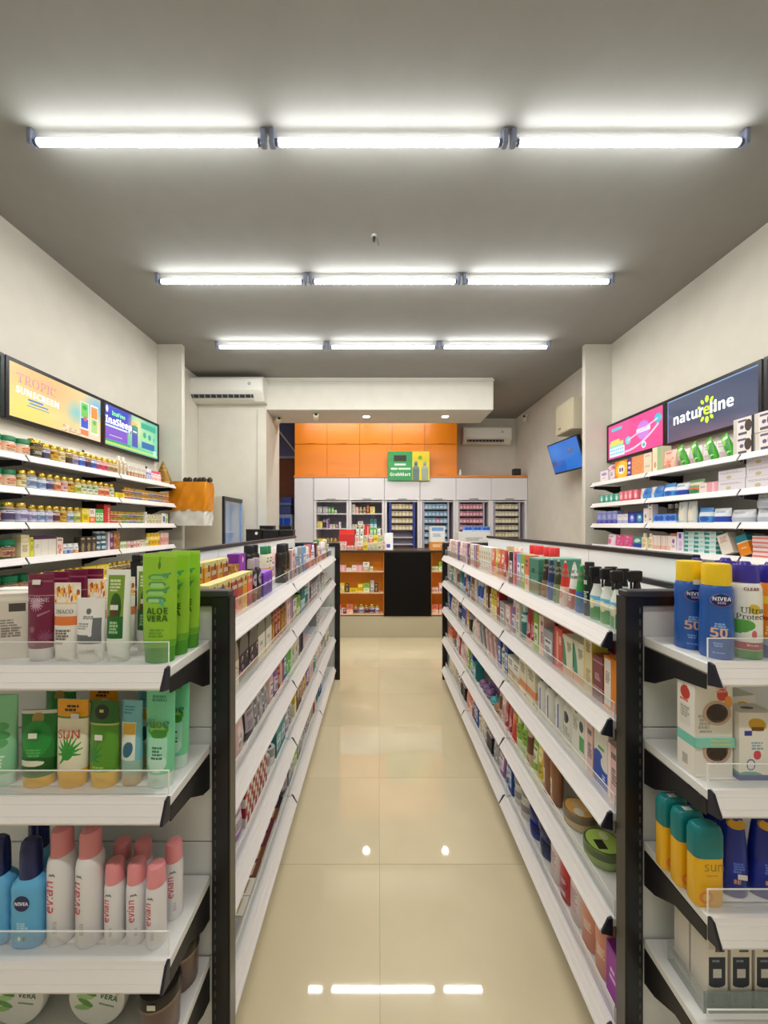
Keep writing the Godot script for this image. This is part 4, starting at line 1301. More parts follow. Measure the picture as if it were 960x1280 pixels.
func define_goods() -> void:
	var gold := "m#d6b64c"
	# --- vitamins of the left wall
	add("gl", ["vitamin_jar", "wide vitamin jar with green lid", "jar", "widejar", 0.085, 0.105, 0.085, "#c8bfa6", "#0c7a4c", "B#f0c8a8#d8683c#5a4a3a"])
	add("glb", ["vitamin_jar", "big dark jar with green lid", "jar", "widejar", 0.105, 0.115, 0.105, "#3f5a3a", "#0c7a4c", "E#c89a7a#7a3a2a#2a4a2a"])
	add("dkb", ["supplement_bottle", "large dark supplement bottle", "bottle", "jar", 0.078, 0.125, 0.078, "#2a2a26", gold, "A#33332c#9a8030#d8d0b8"])
	var jars := [["navy", "navy labelled supplement bottle", "#4a4a78", "#e8e0f0"], ["yel", "yellow labelled supplement bottle", "#e8b81c", "#7a3a10"], ["crm", "cream labelled supplement bottle", "#e6dcaa", "#b08a2a"], ["dk", "black labelled supplement bottle", "#3a3430", "#c8a060"], ["blp", "mauve labelled supplement bottle", "#9a90b8", "#f0c8b0"], ["blu", "bright blue supplement bottle", "#3a64c8", "#e8f0ff"], ["ink", "dark blue supplement bottle", "#2c2c50", "#e09a80"], ["pnk", "pink labelled supplement bottle", "#d84a68", "#f6d8d8"], ["brn", "tan labelled supplement bottle", "#b08a58", "#f0e0c0"], ["sky", "pale blue supplement bottle", "#8aa4d0", "#ffffff"], ["org", "orange labelled supplement bottle", "#e0784a", "#fbe6c8"], ["rose", "rose and white supplement bottle", "#e8c8c4", "#c86a6a"], ["lim", "lime labelled supplement bottle", "#b8c04a", "#f2ecc0"], ["grn", "white and green supplement bottle", "#e6e6cc", "#6a9a4a"], ["lav", "lavender labelled supplement bottle", "#a8a4cc", "#f6f2ff"], ["wine", "wine red supplement bottle", "#6a2c3a", "#f0dcc8"]]
	for j in jars:
		add("j_" + j[0], ["supplement_bottle", j[1], "bottle", "jar", 0.055, 0.112, 0.055, "#c6ba90", gold, "A" + j[2] + j[3] + "#4a4038"])
		add("J_" + j[0], ["supplement_bottle", "large " + j[1], "bottle", "jar", 0.078, 0.122, 0.078, "#b9ae92", gold, "A" + j[2] + j[3] + "#4a4038"])
	add("wht", ["lotion_bottle", "tall white bottle with narrow neck", "bottle", "bottle", 0.05, 0.16, 0.05, "", "#f2efe6", "D#efe9da#c8a878#8a7a60"])
	add("thin", ["slim_carton", "slim carton with tan lower half", "box", "carton", 0.033, 0.10, 0.05, "", "", "C#e8e2d4#b88a60#8a7a6a"])
	add("pj", ["small_bottle", "small lavender and white bottle", "bottle", "slim", 0.034, 0.11, 0.034, "", "#e8e4f0", "A#d8d4ec#8a7ac0#6a5a9a"])
	add("pot", ["gummy_jar", "pink capped gummy jar", "jar", "jar", 0.05, 0.105, 0.05, "#f0e0e0", "#e0566a", "E#f4e4e0#e88a90#d8505e"])
	add("oj", ["gummy_jar", "orange capped gummy jar", "jar", "jar", 0.05, 0.10, 0.05, "#f6e8d8", "#f08a50", "E#f8ecdc#f0a860#d86a3a"])
	add("pw", ["small_carton", "purple and white upright carton", "box", "carton", 0.042, 0.095, 0.04, "", "", "D#f0ecf2#8a7cc4#d86a6a"])
	var minis := [["red", "tiny gold-lidded jar, red label", "#c8503a"], ["blue", "tiny gold-lidded jar, blue label", "#5a6ab0"], ["amb", "tiny gold-lidded jar, amber label", "#d09a4a"], ["pur", "tiny gold-lidded jar, purple label", "#6a4a8a"], ["green", "tiny gold-lidded jar, green label", "#4a9a6a"]]
	for j in minis:
		add("m_" + j[0], ["small_jar", j[1], "jar", "widejar", 0.047, 0.05, 0.047, "#b88a50", gold, "A" + j[2] + "#f2e6c8#4a3a2a"])
	add("ybx", ["low_carton", "low yellow carton", "box", "carton", 0.11, 0.05, 0.06, "", "", "B#ead42a#c8a010#6a8a2a"])
	add("yelb", ["carton", "yellow vitamin carton", "box", "carton", 0.065, 0.11, 0.05, "", "", "A#f0cf1c#f6e68a#8a7a10"])
	add("wob", ["carton", "white and orange carton", "box", "carton", 0.06, 0.11, 0.05, "", "", "C#f0ece0#ee7a3a#c86a4a"])
	add("grb", ["carton", "green and cream carton", "box", "carton", 0.042, 0.11, 0.05, "", "", "F#4cb04a#eaf2d0#2a7a3a"])
	add("redb", ["carton", "tall red carton", "box", "carton", 0.07, 0.15, 0.06, "", "", "!b #d8342c;t 58 20 30 8 #f6d8d0 5;r 0 0 100 6 #a82620"])
	add("wsl", ["carton", "narrow white carton", "box", "carton", 0.035, 0.11, 0.05, "", "", "D#eceadf#d8d4c6#9a968a"])
	add("mixb", ["carton", "small patterned herbal carton", "box", "carton", 0.055, 0.09, 0.04, "", "", "H#e0dcc0#d09a3a#4a8a6a"])
	add("wbl", ["carton", "white carton with blue square", "box", "carton", 0.065, 0.105, 0.05, "", "", "!b #eceadf;r 34 28 52 50 #3a62b4;t 40 82 44 2 #8a9ab0"])
	add("gyb", ["carton", "green and yellow carton", "box", "carton", 0.05, 0.10, 0.04, "", "", "E#e6e2b0#4a9a5a#c89a2a"])
	add("crmb", ["carton", "tall cream carton", "box", "carton", 0.055, 0.14, 0.05, "", "", "A#ece0bc#e2cf9a#a8946a"])
	add("ygs", ["carton", "thin yellow green carton", "box", "carton", 0.028, 0.125, 0.06, "", "", "D#e8e04a#b8b828#7a8a20"])
	add("wpur", ["wide_carton", "wide white carton with purple top", "box", "carton", 0.165, 0.13, 0.06, "", "", "!b #ece6d8;r 0 0 100 17 #5a2c58;r 30 22 2 70 #d8d0c0;r 62 22 2 70 #d8d0c0;t 6 40 20 5 #c8c0b0"])
	add("pnkw", ["carton", "pink and white carton", "box", "carton", 0.05, 0.115, 0.04, "", "", "E#f2dcd0#e07a6a#b0503a"])
	add("wbs", ["small_bottle", "small white bottle with blue label", "bottle", "slim", 0.045, 0.07, 0.045, "", "#f2f2f0", "C#f4f4f2#6a8ac8#5a6a9a"])
	add("wos", ["small_bottle", "small white bottle with orange label", "bottle", "slim", 0.045, 0.07, 0.045, "", "#f2f2f0", "C#f4f4f2#f0a03a#c87a2a"])
	add("dkx", ["carton", "dark brown carton", "box", "carton", 0.05, 0.115, 0.05, "", "", "E#4a4038#a89058#d8c898"])
	add("teal", ["supplement_bottle", "teal and white bottle", "bottle", "jar", 0.056, 0.075, 0.056, "#3a6478", "#e8ecec", "F#3f6a7c#e6ecec#4a6a78"])
	add("purb", ["carton", "magenta carton with white lettering", "box", "carton", 0.06, 0.07, 0.05, "", "", "!b #7a2a62;t 45 15 45 5 #f0e0e8 5;r 0 0 30 100 #e8dcd8"])
	add("brnb", ["carton", "brown almond patterned carton", "box", "carton", 0.075, 0.07, 0.05, "", "", "H#b0703a#e0b070#7a4020"])
	add("s_g", ["small_carton", "small pale green carton", "box", "carton", 0.04, 0.062, 0.04, "", "", "A#c8d4a0#e8ecd0#7a8a5a"])
	add("s_p", ["small_carton", "small pale pink carton", "box", "carton", 0.04, 0.062, 0.04, "", "", "A#e8b8a8#f4e4dc#b06a5a"])
	add("s_c", ["small_carton", "small cream carton", "box", "carton", 0.04, 0.066, 0.04, "", "", "A#ece4cc#c8b48a#8a7a5a"])
	add("s_m", ["small_carton", "small mauve carton", "box", "carton", 0.04, 0.064, 0.04, "", "", "B#b08a90#e8d4d4#6a4a50"])
	add("ylb", ["syrup_bottle", "yellow syrup bottle", "bottle", "slim", 0.045, 0.125, 0.045, "", "#ecc22a", "A#f0c01c#f8e9a0#9a6a10"])
	add("pkb", ["carton", "tall salmon pink carton", "box", "carton", 0.045, 0.125, 0.05, "", "", "A#ecb0a4#f6d8ce#c06a60"])
	add("wgr", ["bottle", "white bottle with green cap", "bottle", "bottle", 0.055, 0.12, 0.04, "", "#0c7a4c", "A#ecece2#cfe0d0#6a9a7a"])
	add("low", ["small_carton", "low white carton", "box", "carton", 0.07, 0.04, 0.04, "", "", "A#efeee6#dcdad0#a0a098"])
	# --- right wall
	add("rw1", ["tissue_carton", "white and violet tissue carton", "box", "carton", 0.13, 0.11, 0.08, "", "", "!b #efe8ee;c 50 30 34 14 #c08ac8;t 20 60 60 3 #c8a0b0;r 0 85 100 10 #e8d8b0"])
	add("rw1l", ["tissue_carton", "leaning white carton with pink top", "box", "lean", 0.06, 0.14, 0.07, "", "", "A#f0e4ea#d88aa8#8a6a8a"])
	add("qq", ["diaper_carton", "orange and purple carton with yellow disc", "box", "carton", 0.24, 0.165, 0.10, "", "", "!b #ef8a1e;c 44 50 38 46 #f8c83a;c 40 48 20 26 #fdf2dc;r 28 40 9 20 #6a4a9a;r 42 40 9 20 #6a4a9a;r 76 0 24 100 #5a3590;c 88 24 8 7 #e8dcf2;c 88 48 8 7 #d8c8ea;t 79 70 16 3 #e8dcf2"])
	add("tan", ["carton", "salmon and cream carton", "box", "carton", 0.25, 0.085, 0.12, "", "", "!b #e89a62;n 4 20 50 60 16 #d8804a #f0b080;r 62 0 38 100 #e6dcc4;t 66 20 28 4 #c8a880"])
	add("crg", ["carton", "tall cream carton with green side", "box", "carton", 0.10, 0.20, 0.08, "", "", "!b #ece6c8;r 55 0 45 100 #9cc08a;c 30 40 18 20 #f2dcc0;c 30 70 14 12 #d8a070"])
	add("pkp", ["diaper_packet", "pink and peach soft packet", "packet", "pouch", 0.12, 0.15, 0.06, "", "", "E#f0c4b0#e89a80#d8705a"])
	add("whp", ["pad_packet", "white soft packet with pink edge", "packet", "pouch", 0.11, 0.16, 0.05, "", "", "C#f2eeee#e8c8d4#c8a0b8"])
	add("gp", ["pad_packet", "bright green soft packet", "packet", "lpouch", 0.055, 0.165, 0.05, "", "", "!b #4cb434;c 30 30 30 20 #8cdc5a 0.5;c 70 60 20 34 #2f8a2a -0.4;c 60 20 30 7 #e6f2dc 0.6;t 20 78 60 2 #d8f0c8"])
	add("wbk", ["device_carton", "white carton with black device picture", "box", "carton", 0.135, 0.115, 0.09, "", "", "!b #e9e4de;r 0 0 18 100 #d8d0c8;c 72 45 16 30 #4a3a34;r 24 12 40 10 #6a5a78;c 42 50 9 10 #6a5a8a;r 25 78 40 12 #5a5660;r 88 0 12 100 #2c2a30"])
	add("tsm", ["small_carton", "small teal carton", "box", "carton", 0.075, 0.085, 0.05, "", "", "!b #4aa890;r 0 70 100 8 #2f7f6e;c 50 50 22 26 #cfeae0;t 20 12 60 2 #dff4ec"])
	add("psm", ["small_carton", "small coral pink carton", "box", "carton", 0.062, 0.095, 0.05, "", "", "!b #e8707e;c 50 50 22 26 #f6d0d4;t 20 12 60 2 #fbe4e4;r 0 80 100 10 #d0485a"])
	add("bpk", ["mask_packet", "blue and white soft packet", "packet", "pouch", 0.13, 0.10, 0.07, "", "", "!b #e8eef4;r 45 0 55 100 #4a90d8;c 25 50 16 24 #d8d4c0;c 75 40 20 20 #2f6cc0"])
	add("bpl", ["mask_packet", "blue striped soft packet", "packet", "pouch", 0.12, 0.11, 0.08, "", "", "!b #4f9ae0;r 0 30 100 24 #e9f0f6;c 60 70 26 16 #2c5cb0"])
	add("bnv", ["mask_packet", "white packet with navy stripe", "packet", "pouch", 0.12, 0.10, 0.08, "", "", "!b #eef2f6;r 0 55 100 35 #2c4ab0;t 20 20 60 3 #8aa0c8"])
	add("gpk", ["wipe_packet", "green striped wipe packet", "packet", "pouch", 0.12, 0.11, 0.08, "", "", "!b #6aa070;r 0 20 100 18 #e8dcc0;r 0 50 100 14 #d8704a;c 50 76 30 14 #3f7f50"])
	add("pks", ["soap_carton", "pink and white carton", "box", "carton", 0.15, 0.075, 0.09, "", "", "!b #eaa4ae;r 0 0 42 100 #ecdfd8;t 6 30 30 4 #b89aa0;r 70 0 10 100 #f4c8cc"])
	add("lvb", ["glove_carton", "pale lavender glove carton", "box", "carton", 0.19, 0.068, 0.11, "", "", "!b #e2dce2;t 8 20 80 2 #b0a8b4 5;c 40 68 9 16 #c8b890;r 0 90 100 6 #cfc8d2"])
	add("lbx", ["sachet_carton", "periwinkle sachet carton", "box", "carton", 0.08, 0.125, 0.06, "", "", "!b #8a92d0;r 0 70 100 30 #4a4aa0;r 10 4 80 4 #c8ccf0;c 50 44 26 22 #a8aee0;c 50 76 24 14 #6a6ac0"])
	add("wsx", ["sachet_carton", "small white and lavender carton", "box", "carton", 0.07, 0.09, 0.05, "", "", "!b #e6e4e6;r 0 62 100 30 #b8b8d8;t 20 16 60 3 #a0a0b8"])
	add("nbx", ["box_stack", "royal blue carton with bright disc", "box", "carton", 0.10, 0.105, 0.06, "", "", "!b #3440a8;c 55 52 30 30 #6a8ae0;c 55 46 16 14 #f0d8e8;r 0 0 100 12 #242c7a"])
	add("nb2", ["box_stack", "deep teal blue carton", "box", "carton", 0.10, 0.10, 0.06, "", "", "!b #24549a;c 50 50 30 30 #58a8c8;c 50 42 16 12 #d8ecf2;r 0 0 100 10 #1a3a6a"])
	add("wtl", ["tall_carton", "tall white carton with dark window", "box", "carton", 0.05, 0.16, 0.05, "", "", "!b #efe6de;r 28 20 44 60 #8a7268;r 36 26 28 48 #e8dcd0"])
	add("wtm", ["tall_carton", "white carton with brown mark", "box", "carton", 0.05, 0.13, 0.05, "", "", "!b #efeae4;c 50 50 20 14 #a07868;t 20 72 60 3 #c8b8b0"])
	add("blow", ["cotton_carton", "low bright blue carton", "box", "carton", 0.12, 0.075, 0.07, "", "", "!b #5a94e0;r 0 74 100 18 #d8e6f4;c 34 42 22 26 #2f56b8;c 74 42 20 26 #2f56b8"])
	add("brt", ["tall_bottle", "dark brown tall bottle", "bottle", "slim", 0.05, 0.16, 0.05, "", "#e4dcd2", "A#5a3c30#b09078#e8d8c8"])
	add("vase", ["wipe_pouch", "clear pouch with white figure", "pouch", "pouch", 0.08, 0.16, 0.05, "", "", "!b #dfe2dc;c 50 60 26 30 #f2e6cc;c 50 26 12 12 #b8ccd0;t 20 88 60 1 #a8b0a8"])
	add("gyk", ["mask_packet", "grey and white soft packet", "packet", "pouch", 0.16, 0.085, 0.09, "", "", "!b #dfe2e6;r 0 58 100 30 #b8c0cc;t 16 18 66 4 #98a0ac"])
	add("drk", ["flat_carton", "flat dark blue carton", "box", "flat", 0.16, 0.12, 0.03, "#22244e", "", "A#2a2a5a#4a4a88#c8c8e0"])
	add("ppc", ["pad_packet", "pink patterned soft packet", "packet", "pouch", 0.12, 0.11, 0.06, "", "", "!b #e85a94;n 0 0 100 100 20 #f6b8c8 #e03a70 #f0e8e8"])
	add("wpc", ["pad_packet", "white and pink soft packet", "packet", "pouch", 0.11, 0.11, 0.06, "", "", "!b #f0e6ec;c 40 60 30 24 #e87aa0;t 20 16 60 3 #c88aa8"])
	add("bgc", ["pad_packet", "blue and green soft packet", "packet", "pouch", 0.12, 0.10, 0.06, "", "", "!b #3f9a94;r 0 60 100 40 #2f50b8;c 60 36 26 16 #cfe6d4"])
	add("crmt", ["lotion_bottle", "cream bottle with pale cap", "bottle", "bottle", 0.07, 0.13, 0.05, "", "#f2ead0", "B#efe2bc#d8c48a#9a8454"])
	add("ptall", ["tall_carton", "tall pale peach carton", "box", "carton", 0.045, 0.115, 0.04, "", "", "!b #f4e0d4;r 0 70 100 26 #e8b8a4;t 30 14 16 8 #a88a80 4"])
	add("lil", ["tall_carton", "tall lilac carton with purple mark", "box", "carton", 0.065, 0.145, 0.05, "", "", "!b #ecdff0;r 28 8 34 24 #5a44b8;c 50 60 22 16 #d8c0e0;t 22 80 56 3 #a890b8"])
	add("orc", ["carton", "white carton with orange lid", "box", "carton", 0.06, 0.135, 0.05, "", "", "!b #f0e2e2;r 0 0 100 16 #c8763a;c 50 44 20 12 #8a5a98;t 22 66 56 4 #b89aa8"])
	add("tlw", ["small_carton", "flat teal and white carton", "box", "carton", 0.085, 0.03, 0.05, "", "", "!b #d8ece8;r 0 20 40 60 #2fa098;t 48 26 44 2 #6ab0a8 8"])
	add("lnc", ["leaflet_box", "cream leaning carton", "box", "lean", 0.085, 0.13, 0.05, "", "", "!b #ece2d4;t 16 14 68 7 #c8a088"])
	add("lno", ["leaflet_box", "leaning carton, teal over orange", "box", "lean", 0.075, 0.13, 0.05, "", "", "!b #ee8a1c;r 0 0 100 36 #1a7f8c;r 0 34 100 5 #f6e6d0;t 20 60 60 2 #f8d8a8"])
	add("pst", ["small_carton", "flat white carton with pink stripe", "box", "carton", 0.15, 0.026, 0.05, "", "", "!b #f2e4de;r 0 30 100 40 #e8766e"])
	add("big_o", ["tall_carton", "tall white and orange carton", "box", "carton", 0.2, 0.33, 0.16, "", "", "!b #ecebe6;r 0 66 100 34 #ee9a3c;r 10 6 80 14 #7aa4dc;t 14 30 70 4 #a8b4c8;t 14 76 70 3 #fbe6c8"])
	add("big_w", ["white_carton", "large white shipping carton", "box", "carton", 0.42, 0.25, 0.25, "", "", "!b #e6e4de;t 20 30 60 5 #b0b0ac;r 0 48 100 3 #d0ccc2"])
	# --- right aisle rack
	add("spg", ["spray_bottle", "green spray bottle with black trigger", "bottle", "spray", 0.052, 0.165, 0.036, "", "#17181a", "!b #e9efe6;r 0 62 100 38 #2f9a38;r 0 34 100 10 #6ab4dc;c 50 54 26 14 #f2e8b0"])
	add("dgt", ["tall_bottle", "slim dark green bottle", "bottle", "slim", 0.035, 0.175, 0.035, "", "#151a18", "D#12261c#2a5a3a#c8d8c8"])
	var cones := [["gb", "green and blue cone tube", "#2f9a48", "#3a6ab8"], ["wr", "white cone tube with red square", "#f0eee8", "#b8503a"], ["re", "red cone tube", "#d8382a", "#f0d8c8"], ["ol", "olive cone tube", "#3f4a2c", "#8a9a6a"], ["nv", "navy cone tube", "#24386a", "#6a80b0"], ["br", "dark brown cone tube", "#3a2c22", "#8a7458"]]
	for j in cones:
		add("c_" + j[0], ["cone_tube", j[1], "tube", "cone", 0.052, 0.165, 0.04, "", "#d8dcd8", "C" + j[2] + j[3] + "#8a8a80"])
	add("tgb", ["carton", "large sea green carton", "box", "carton", 0.10, 0.155, 0.18, "", "", "!b #4e8a72;r 0 0 100 4 #7ab09a;r 0 38 100 3 #3f7460;r 30 30 30 12 #28503f;t 20 60 60 3 #8ac0a8"])
	var slims := [["or", "coral slim carton", "#ec7a58", "#fbe0d0"], ["gr", "lime slim carton", "#8cc43c", "#e8f4c8"], ["lb", "pale blue slim carton", "#8ab4dc", "#eef4fa"], ["pr", "raspberry slim carton", "#d8486a", "#f8dce2"], ["bw", "black and white slim carton", "#2a2630", "#e8e4e8"], ["wh", "white slim carton", "#f0ece0", "#c8b48a"], ["pu", "purple slim carton", "#9a6aa8", "#ecdcf0"], ["pi", "pale pink slim carton", "#ecc4c0", "#fbeeea"], ["go", "gold slim carton", "#c8953a", "#f2dca0"], ["ma", "maroon slim carton", "#6e2a3c", "#e0b8b8"], ["gy", "grey slim carton", "#a8a8aa", "#e6e6e6"], ["te", "teal slim carton", "#2f8a8c", "#d4ecec"], ["dk", "black slim carton", "#26222a", "#b8a8b8"], ["ye", "yellow slim carton", "#e4cc3c", "#f8f0b8"], ["bl", "royal blue slim carton", "#2f58b0", "#dce6f8"], ["rd", "crimson slim carton", "#b42834", "#f0d0cc"], ["bn", "brown slim carton", "#7a4a30", "#e0c4a0"]]
	for j in slims:
		add("x_" + j[0], ["slim_carton", j[1], "box", "carton", 0.048, 0.16, 0.045, "", "", ["A", "C", "D", "F", "B"][j[0].unicode_at(0) % 5] + j[2] + j[3] + "#5a5458"])
		add("y_" + j[0], ["carton", j[1].replace("slim", "wide"), "box", "carton", 0.085, 0.12, 0.06, "", "", ["B", "F", "A", "E", "C"][j[0].unicode_at(1) % 5] + j[2] + j[3] + "#5a5458"])
		add("b_" + j[0], ["lotion_bottle", j[1].replace("slim carton", "lotion bottle"), "bottle", "bottle", 0.058, 0.165, 0.04, "", j[3], ["B", "A", "F", "C", "D"][j[0].unicode_at(0) % 5] + j[2] + j[3] + "#5a5458"])
		add("t_" + j[0], ["squeeze_tube", j[1].replace("slim carton", "squeeze tube"), "tube", "tube", 0.052, 0.16, 0.036, "", j[3], ["C", "B", "A", "F", "E"][j[0].unicode_at(0) % 5] + j[2] + j[3] + "#5a5458"])
		add("p_" + j[0], ["soft_packet", j[1].replace("slim carton", "soft packet"), "packet", "pouch", 0.10, 0.15, 0.045, "", "", ["E", "H", "F", "C", "E"][j[0].unicode_at(1) % 5] + j[2] + j[3] + "#7a7074"])
		add("f_" + j[0], ["makeup_palette", j[1].replace("slim carton", "makeup palette"), "palette", "flat", 0.07, 0.085, 0.018, "#d8d0cc", "", "F" + j[2] + j[3] + "#8a7074"])
		add("l_" + j[0], ["leaning_carton", j[1].replace("slim", "leaning"), "box", "lean", 0.03, 0.15, 0.08, "", "", "D" + j[2] + j[3] + "#6a6468"])
	add("redc", ["red_bottle", "bright red capped clear bottle", "bottle", "slim", 0.055, 0.19, 0.055, "", "#ee3a3e", "B#f0d0c8#e86a5a#c84a4a"])
	add("orbk", ["orange_carton", "orange carton with white panel", "box", "carton", 0.07, 0.15, 0.06, "", "", "!b #ec8a1c;r 4 6 46 88 #f2eee6;t 10 30 34 6 #a89888;r 50 0 3 100 #c86a10"])
	add("mrnk", ["maroon_carton", "dusty maroon carton", "box", "carton", 0.055, 0.135, 0.05, "", "", "!b #8a4a50;r 0 12 100 3 #c09090;t 20 40 60 4 #d8b0b0;r 0 70 100 3 #c09090"])
	add("beit", ["beige_carton", "tall beige carton with yellow edge", "box", "carton", 0.05, 0.185, 0.05, "", "", "!b #e4d4a8;r 0 0 10 100 #e0d050;t 24 12 60 5 #8a7a5a;t 24 60 60 6 #a89a78"])
	add("crgr", ["cream_carton", "cream carton with green diagonal", "box", "carton", 0.07, 0.14, 0.06, "", "", "!b #e8e4cc;c 18 60 18 50 #4a9a78 0.3;t 44 16 46 6 #8a8a70;r 0 78 100 22 #e8b488"])
	add("corb", ["coral_carton", "coral carton with pale stripe", "box", "carton", 0.065, 0.15, 0.07, "", "", "!b #e4604e;r 30 10 22 80 #f2b0a0;t 60 20 32 5 #f8dcd4"])
	add("uvb", ["sun_carton", "white carton with blue wave", "box", "carton", 0.075, 0.195, 0.05, "", "", "!b #ece9e0;r 0 62 100 38 #2a54b8;c 30 60 34 12 #2a54b8;c 78 62 30 10 #ece9e0;r 30 40 40 4 #58b058;t 54 80 30 2 #e0e8f8"])
	add("cetb", ["white_carton", "white carton with green patch", "box", "carton", 0.085, 0.19, 0.055, "", "", "!b #e6e6da;c 34 12 15 9 #44545c;c 72 38 14 9 #44545c;r 58 56 34 24 #62b06a;t 10 30 40 6 #a8aca0"])
	add("cetg", ["lotion_bottle", "white lotion bottle with green cap", "bottle", "bottle", 0.075, 0.195, 0.05, "", "#2f9a44", "!b #e9e8de;c 50 34 22 13 #34424a;t 22 56 56 5 #a8aea4"])
	add("cetp", ["pump_bottle", "white pump bottle with blue pump", "bottle", "pump", 0.07, 0.205, 0.05, "", "#2340b4", "!b #ecebe2;r 62 20 8 60 #3450b4;t 14 30 40 8 #a8aab0"])
	add("beio", ["white_carton", "cream carton with orange band", "box", "carton", 0.09, 0.17, 0.06, "", "", "!b #e6dec4;r 0 58 100 18 #e8925c;t 14 14 70 6 #6a7a6a;r 70 84 20 8 #4a8a4a"])
	add("tubg", ["cream_tub", "round lime green cream tub", "tub", "tub", 0.115, 0.055, 0.115, "#a8c078", "", "!b #3a3a28;c 50 50 46 46 #b4d868;c 30 62 16 12 #dfe8b0;r 46 24 34 26 #332f26"])
	add("tubo", ["cream_tub", "round peach cream tub", "tub", "tub", 0.115, 0.055, 0.115, "#dcc49a", "", "!b #6a5230;c 50 50 46 46 #e8b464;c 40 56 30 24 #f0c88a;c 70 34 18 14 #f4ecd8"])
	add("rgt", ["squeeze_tube", "red and green ombre tube", "tube", "tube", 0.062, 0.19, 0.04, "", "#d8322a", "!b #d8362a;r 0 0 100 30 #8aa03a;r 0 30 100 16 #d8a038;r 0 46 100 12 #e07030;c 50 18 18 12 #5a3a28"])
	add("brs", ["lotion_bottle", "cocoa brown slim lotion bottle", "bottle", "slim", 0.06, 0.21, 0.045, "", "#8a5a40", "!b #9a6a4a;r 22 40 36 42 #f0e2cc;c 50 84 20 8 #c89058;t 30 52 20 4 #9a7a5a"])
	add("nivj", ["cream_jar", "navy cream jar with silver rim", "jar", "tub", 0.105, 0.07, 0.105, "#1c2a6a", "", "!b #c4c6cc;c 50 50 44 44 #14204e;t 30 44 42 1 #dfe4f0 9"])
	add("bluj", ["cream_jar", "shiny royal blue cream jar", "jar", "tub", 0.09, 0.06, 0.09, "#1a2c9a", "", "!b #1c30b4;c 50 50 40 40 #2238c8;t 36 46 30 1 #d8def6 9"])
	add("whj", ["cream_jar", "white ringed cream jar", "jar", "tub", 0.085, 0.065, 0.085, "#e0dcd4", "", "!b #d8d4cc;c 50 50 46 46 #efece6;c 50 50 28 28 #c8c8c6;c 50 50 20 20 #efece6;t 42 46 18 1 #6a6a6a 7"])
	add("whl", ["lotion_bottle", "tall white lotion bottle", "bottle", "bottle", 0.075, 0.22, 0.05, "", "#e9e2e6", "!b #ecdfe0;t 24 34 56 7 #b8909c;c 50 70 22 10 #e8c8cc"])
	add("rdl", ["lotion_bottle", "red lotion bottle with red cap", "bottle", "bottle", 0.07, 0.20, 0.05, "", "#c8283c", "!b #c82c38;c 56 56 28 18 #b01c2c;t 30 50 46 3 #f4d4d4;r 30 76 40 10 #ecdcdc"])
	add("pch", ["pump_bottle", "peach pump bottle with white pump", "bottle", "pump", 0.075, 0.215, 0.06, "", "#ded6cc", "!b #e09a80;r 10 30 18 60 #ecc8b4;t 40 40 44 5 #f4e0d4"])
	add("purk", ["purple_carton", "violet carton with white lettering", "box", "carton", 0.06, 0.15, 0.06, "", "", "!b #a63ab0;t 26 40 48 2 #f2e0f4 7;r 0 0 100 8 #8a2a98"])
	add("clip", ["hair_clip", "shiny purple hair claw", "hair clip", "ball", 0.075, 0.055, 0.06, "#8a6a9a", "#c8b0d0", ""])
	add("clit", ["hair_clip", "shiny turquoise hair claw", "hair clip", "ball", 0.085, 0.05, 0.06, "#3fb0b4", "#c8e4e4", ""])
	add("clib", ["hair_clip", "shiny copper hair claw", "hair clip", "ball", 0.07, 0.05, 0.06, "#b8805a", "#e0c0a0", ""])
	add("bowl", ["grey_bowl", "round grey plastic bowl", "bowl", "tub", 0.13, 0.06, 0.13, "#a8a8a8", "", "!b #8a8a8c;c 50 50 42 42 #b0b0b2"])
	# --- left aisle rack
	var perf := [["co", "coral gold-topped perfume carton", "#f0705a", "#a03a58"], ["pu", "violet gold-topped perfume carton", "#8a5aa8", "#d8c8e0"], ["ye", "amber gold-topped perfume carton", "#e0a020", "#f2d878"], ["am", "bronze gold-topped perfume carton", "#b8602c", "#e0b880"], ["bk", "black gold-topped perfume carton", "#3a3a3e", "#8a8a88"], ["pk", "crimson gold-topped perfume carton", "#b83050", "#e88a98"]]
	for j in perf:
		for s in 2:
			add(["q_", "Q_"][s] + j[0], ["perfume_carton", ("tall " if s else "small ") + j[1], "box", "carton", 0.05, 0.125 if s == 0 else 0.165, 0.04, "", "", "!b %s;r 0 0 100 12 #dccf88;r 56 8 24 26 #4a4030;r 12 22 76 10 #c8bc9a;r 0 60 100 40 %s;t 16 66 66 4 %s" % [j[2], j[3], j[2]]])
	add("hon", ["gift_carton", "golden honeycomb gift carton", "box", "carton", 0.11, 0.13, 0.06, "", "", "!b #b87a1c;n 4 4 92 92 60 #e8b43a #8a5614 #f2cc68"])
	add("vio", ["gift_carton", "tall glossy violet gift carton", "box", "carton", 0.09, 0.17, 0.05, "", "", "!b #8a34b0;r 30 0 24 100 #b03a90;c 62 16 8 7 #f8e0f4;t 18 60 64 4 #c890d8"])
	add("vis", ["gift_carton", "small violet gift carton", "box", "carton", 0.065, 0.10, 0.05, "", "", "!b #7a3cc0;r 0 0 100 12 #9a5ad4;t 20 40 60 4 #d8b8f0"])
	add("blk", ["tall_can", "tall black can with bronze print", "can", "can", 0.06, 0.20, 0.06, "", "#18181e", "!b #2a221c;n 8 20 84 70 22 #8a6a40 #4a3828 #a88a58;t 20 60 60 4 #c8a878"])
	add("lid", ["roll_bottle", "slim bottle with white ball cap", "bottle", "slim", 0.04, 0.15, 0.04, "", "#f0eef2", "C#e8dce4#c85a7a#5a5a88"])
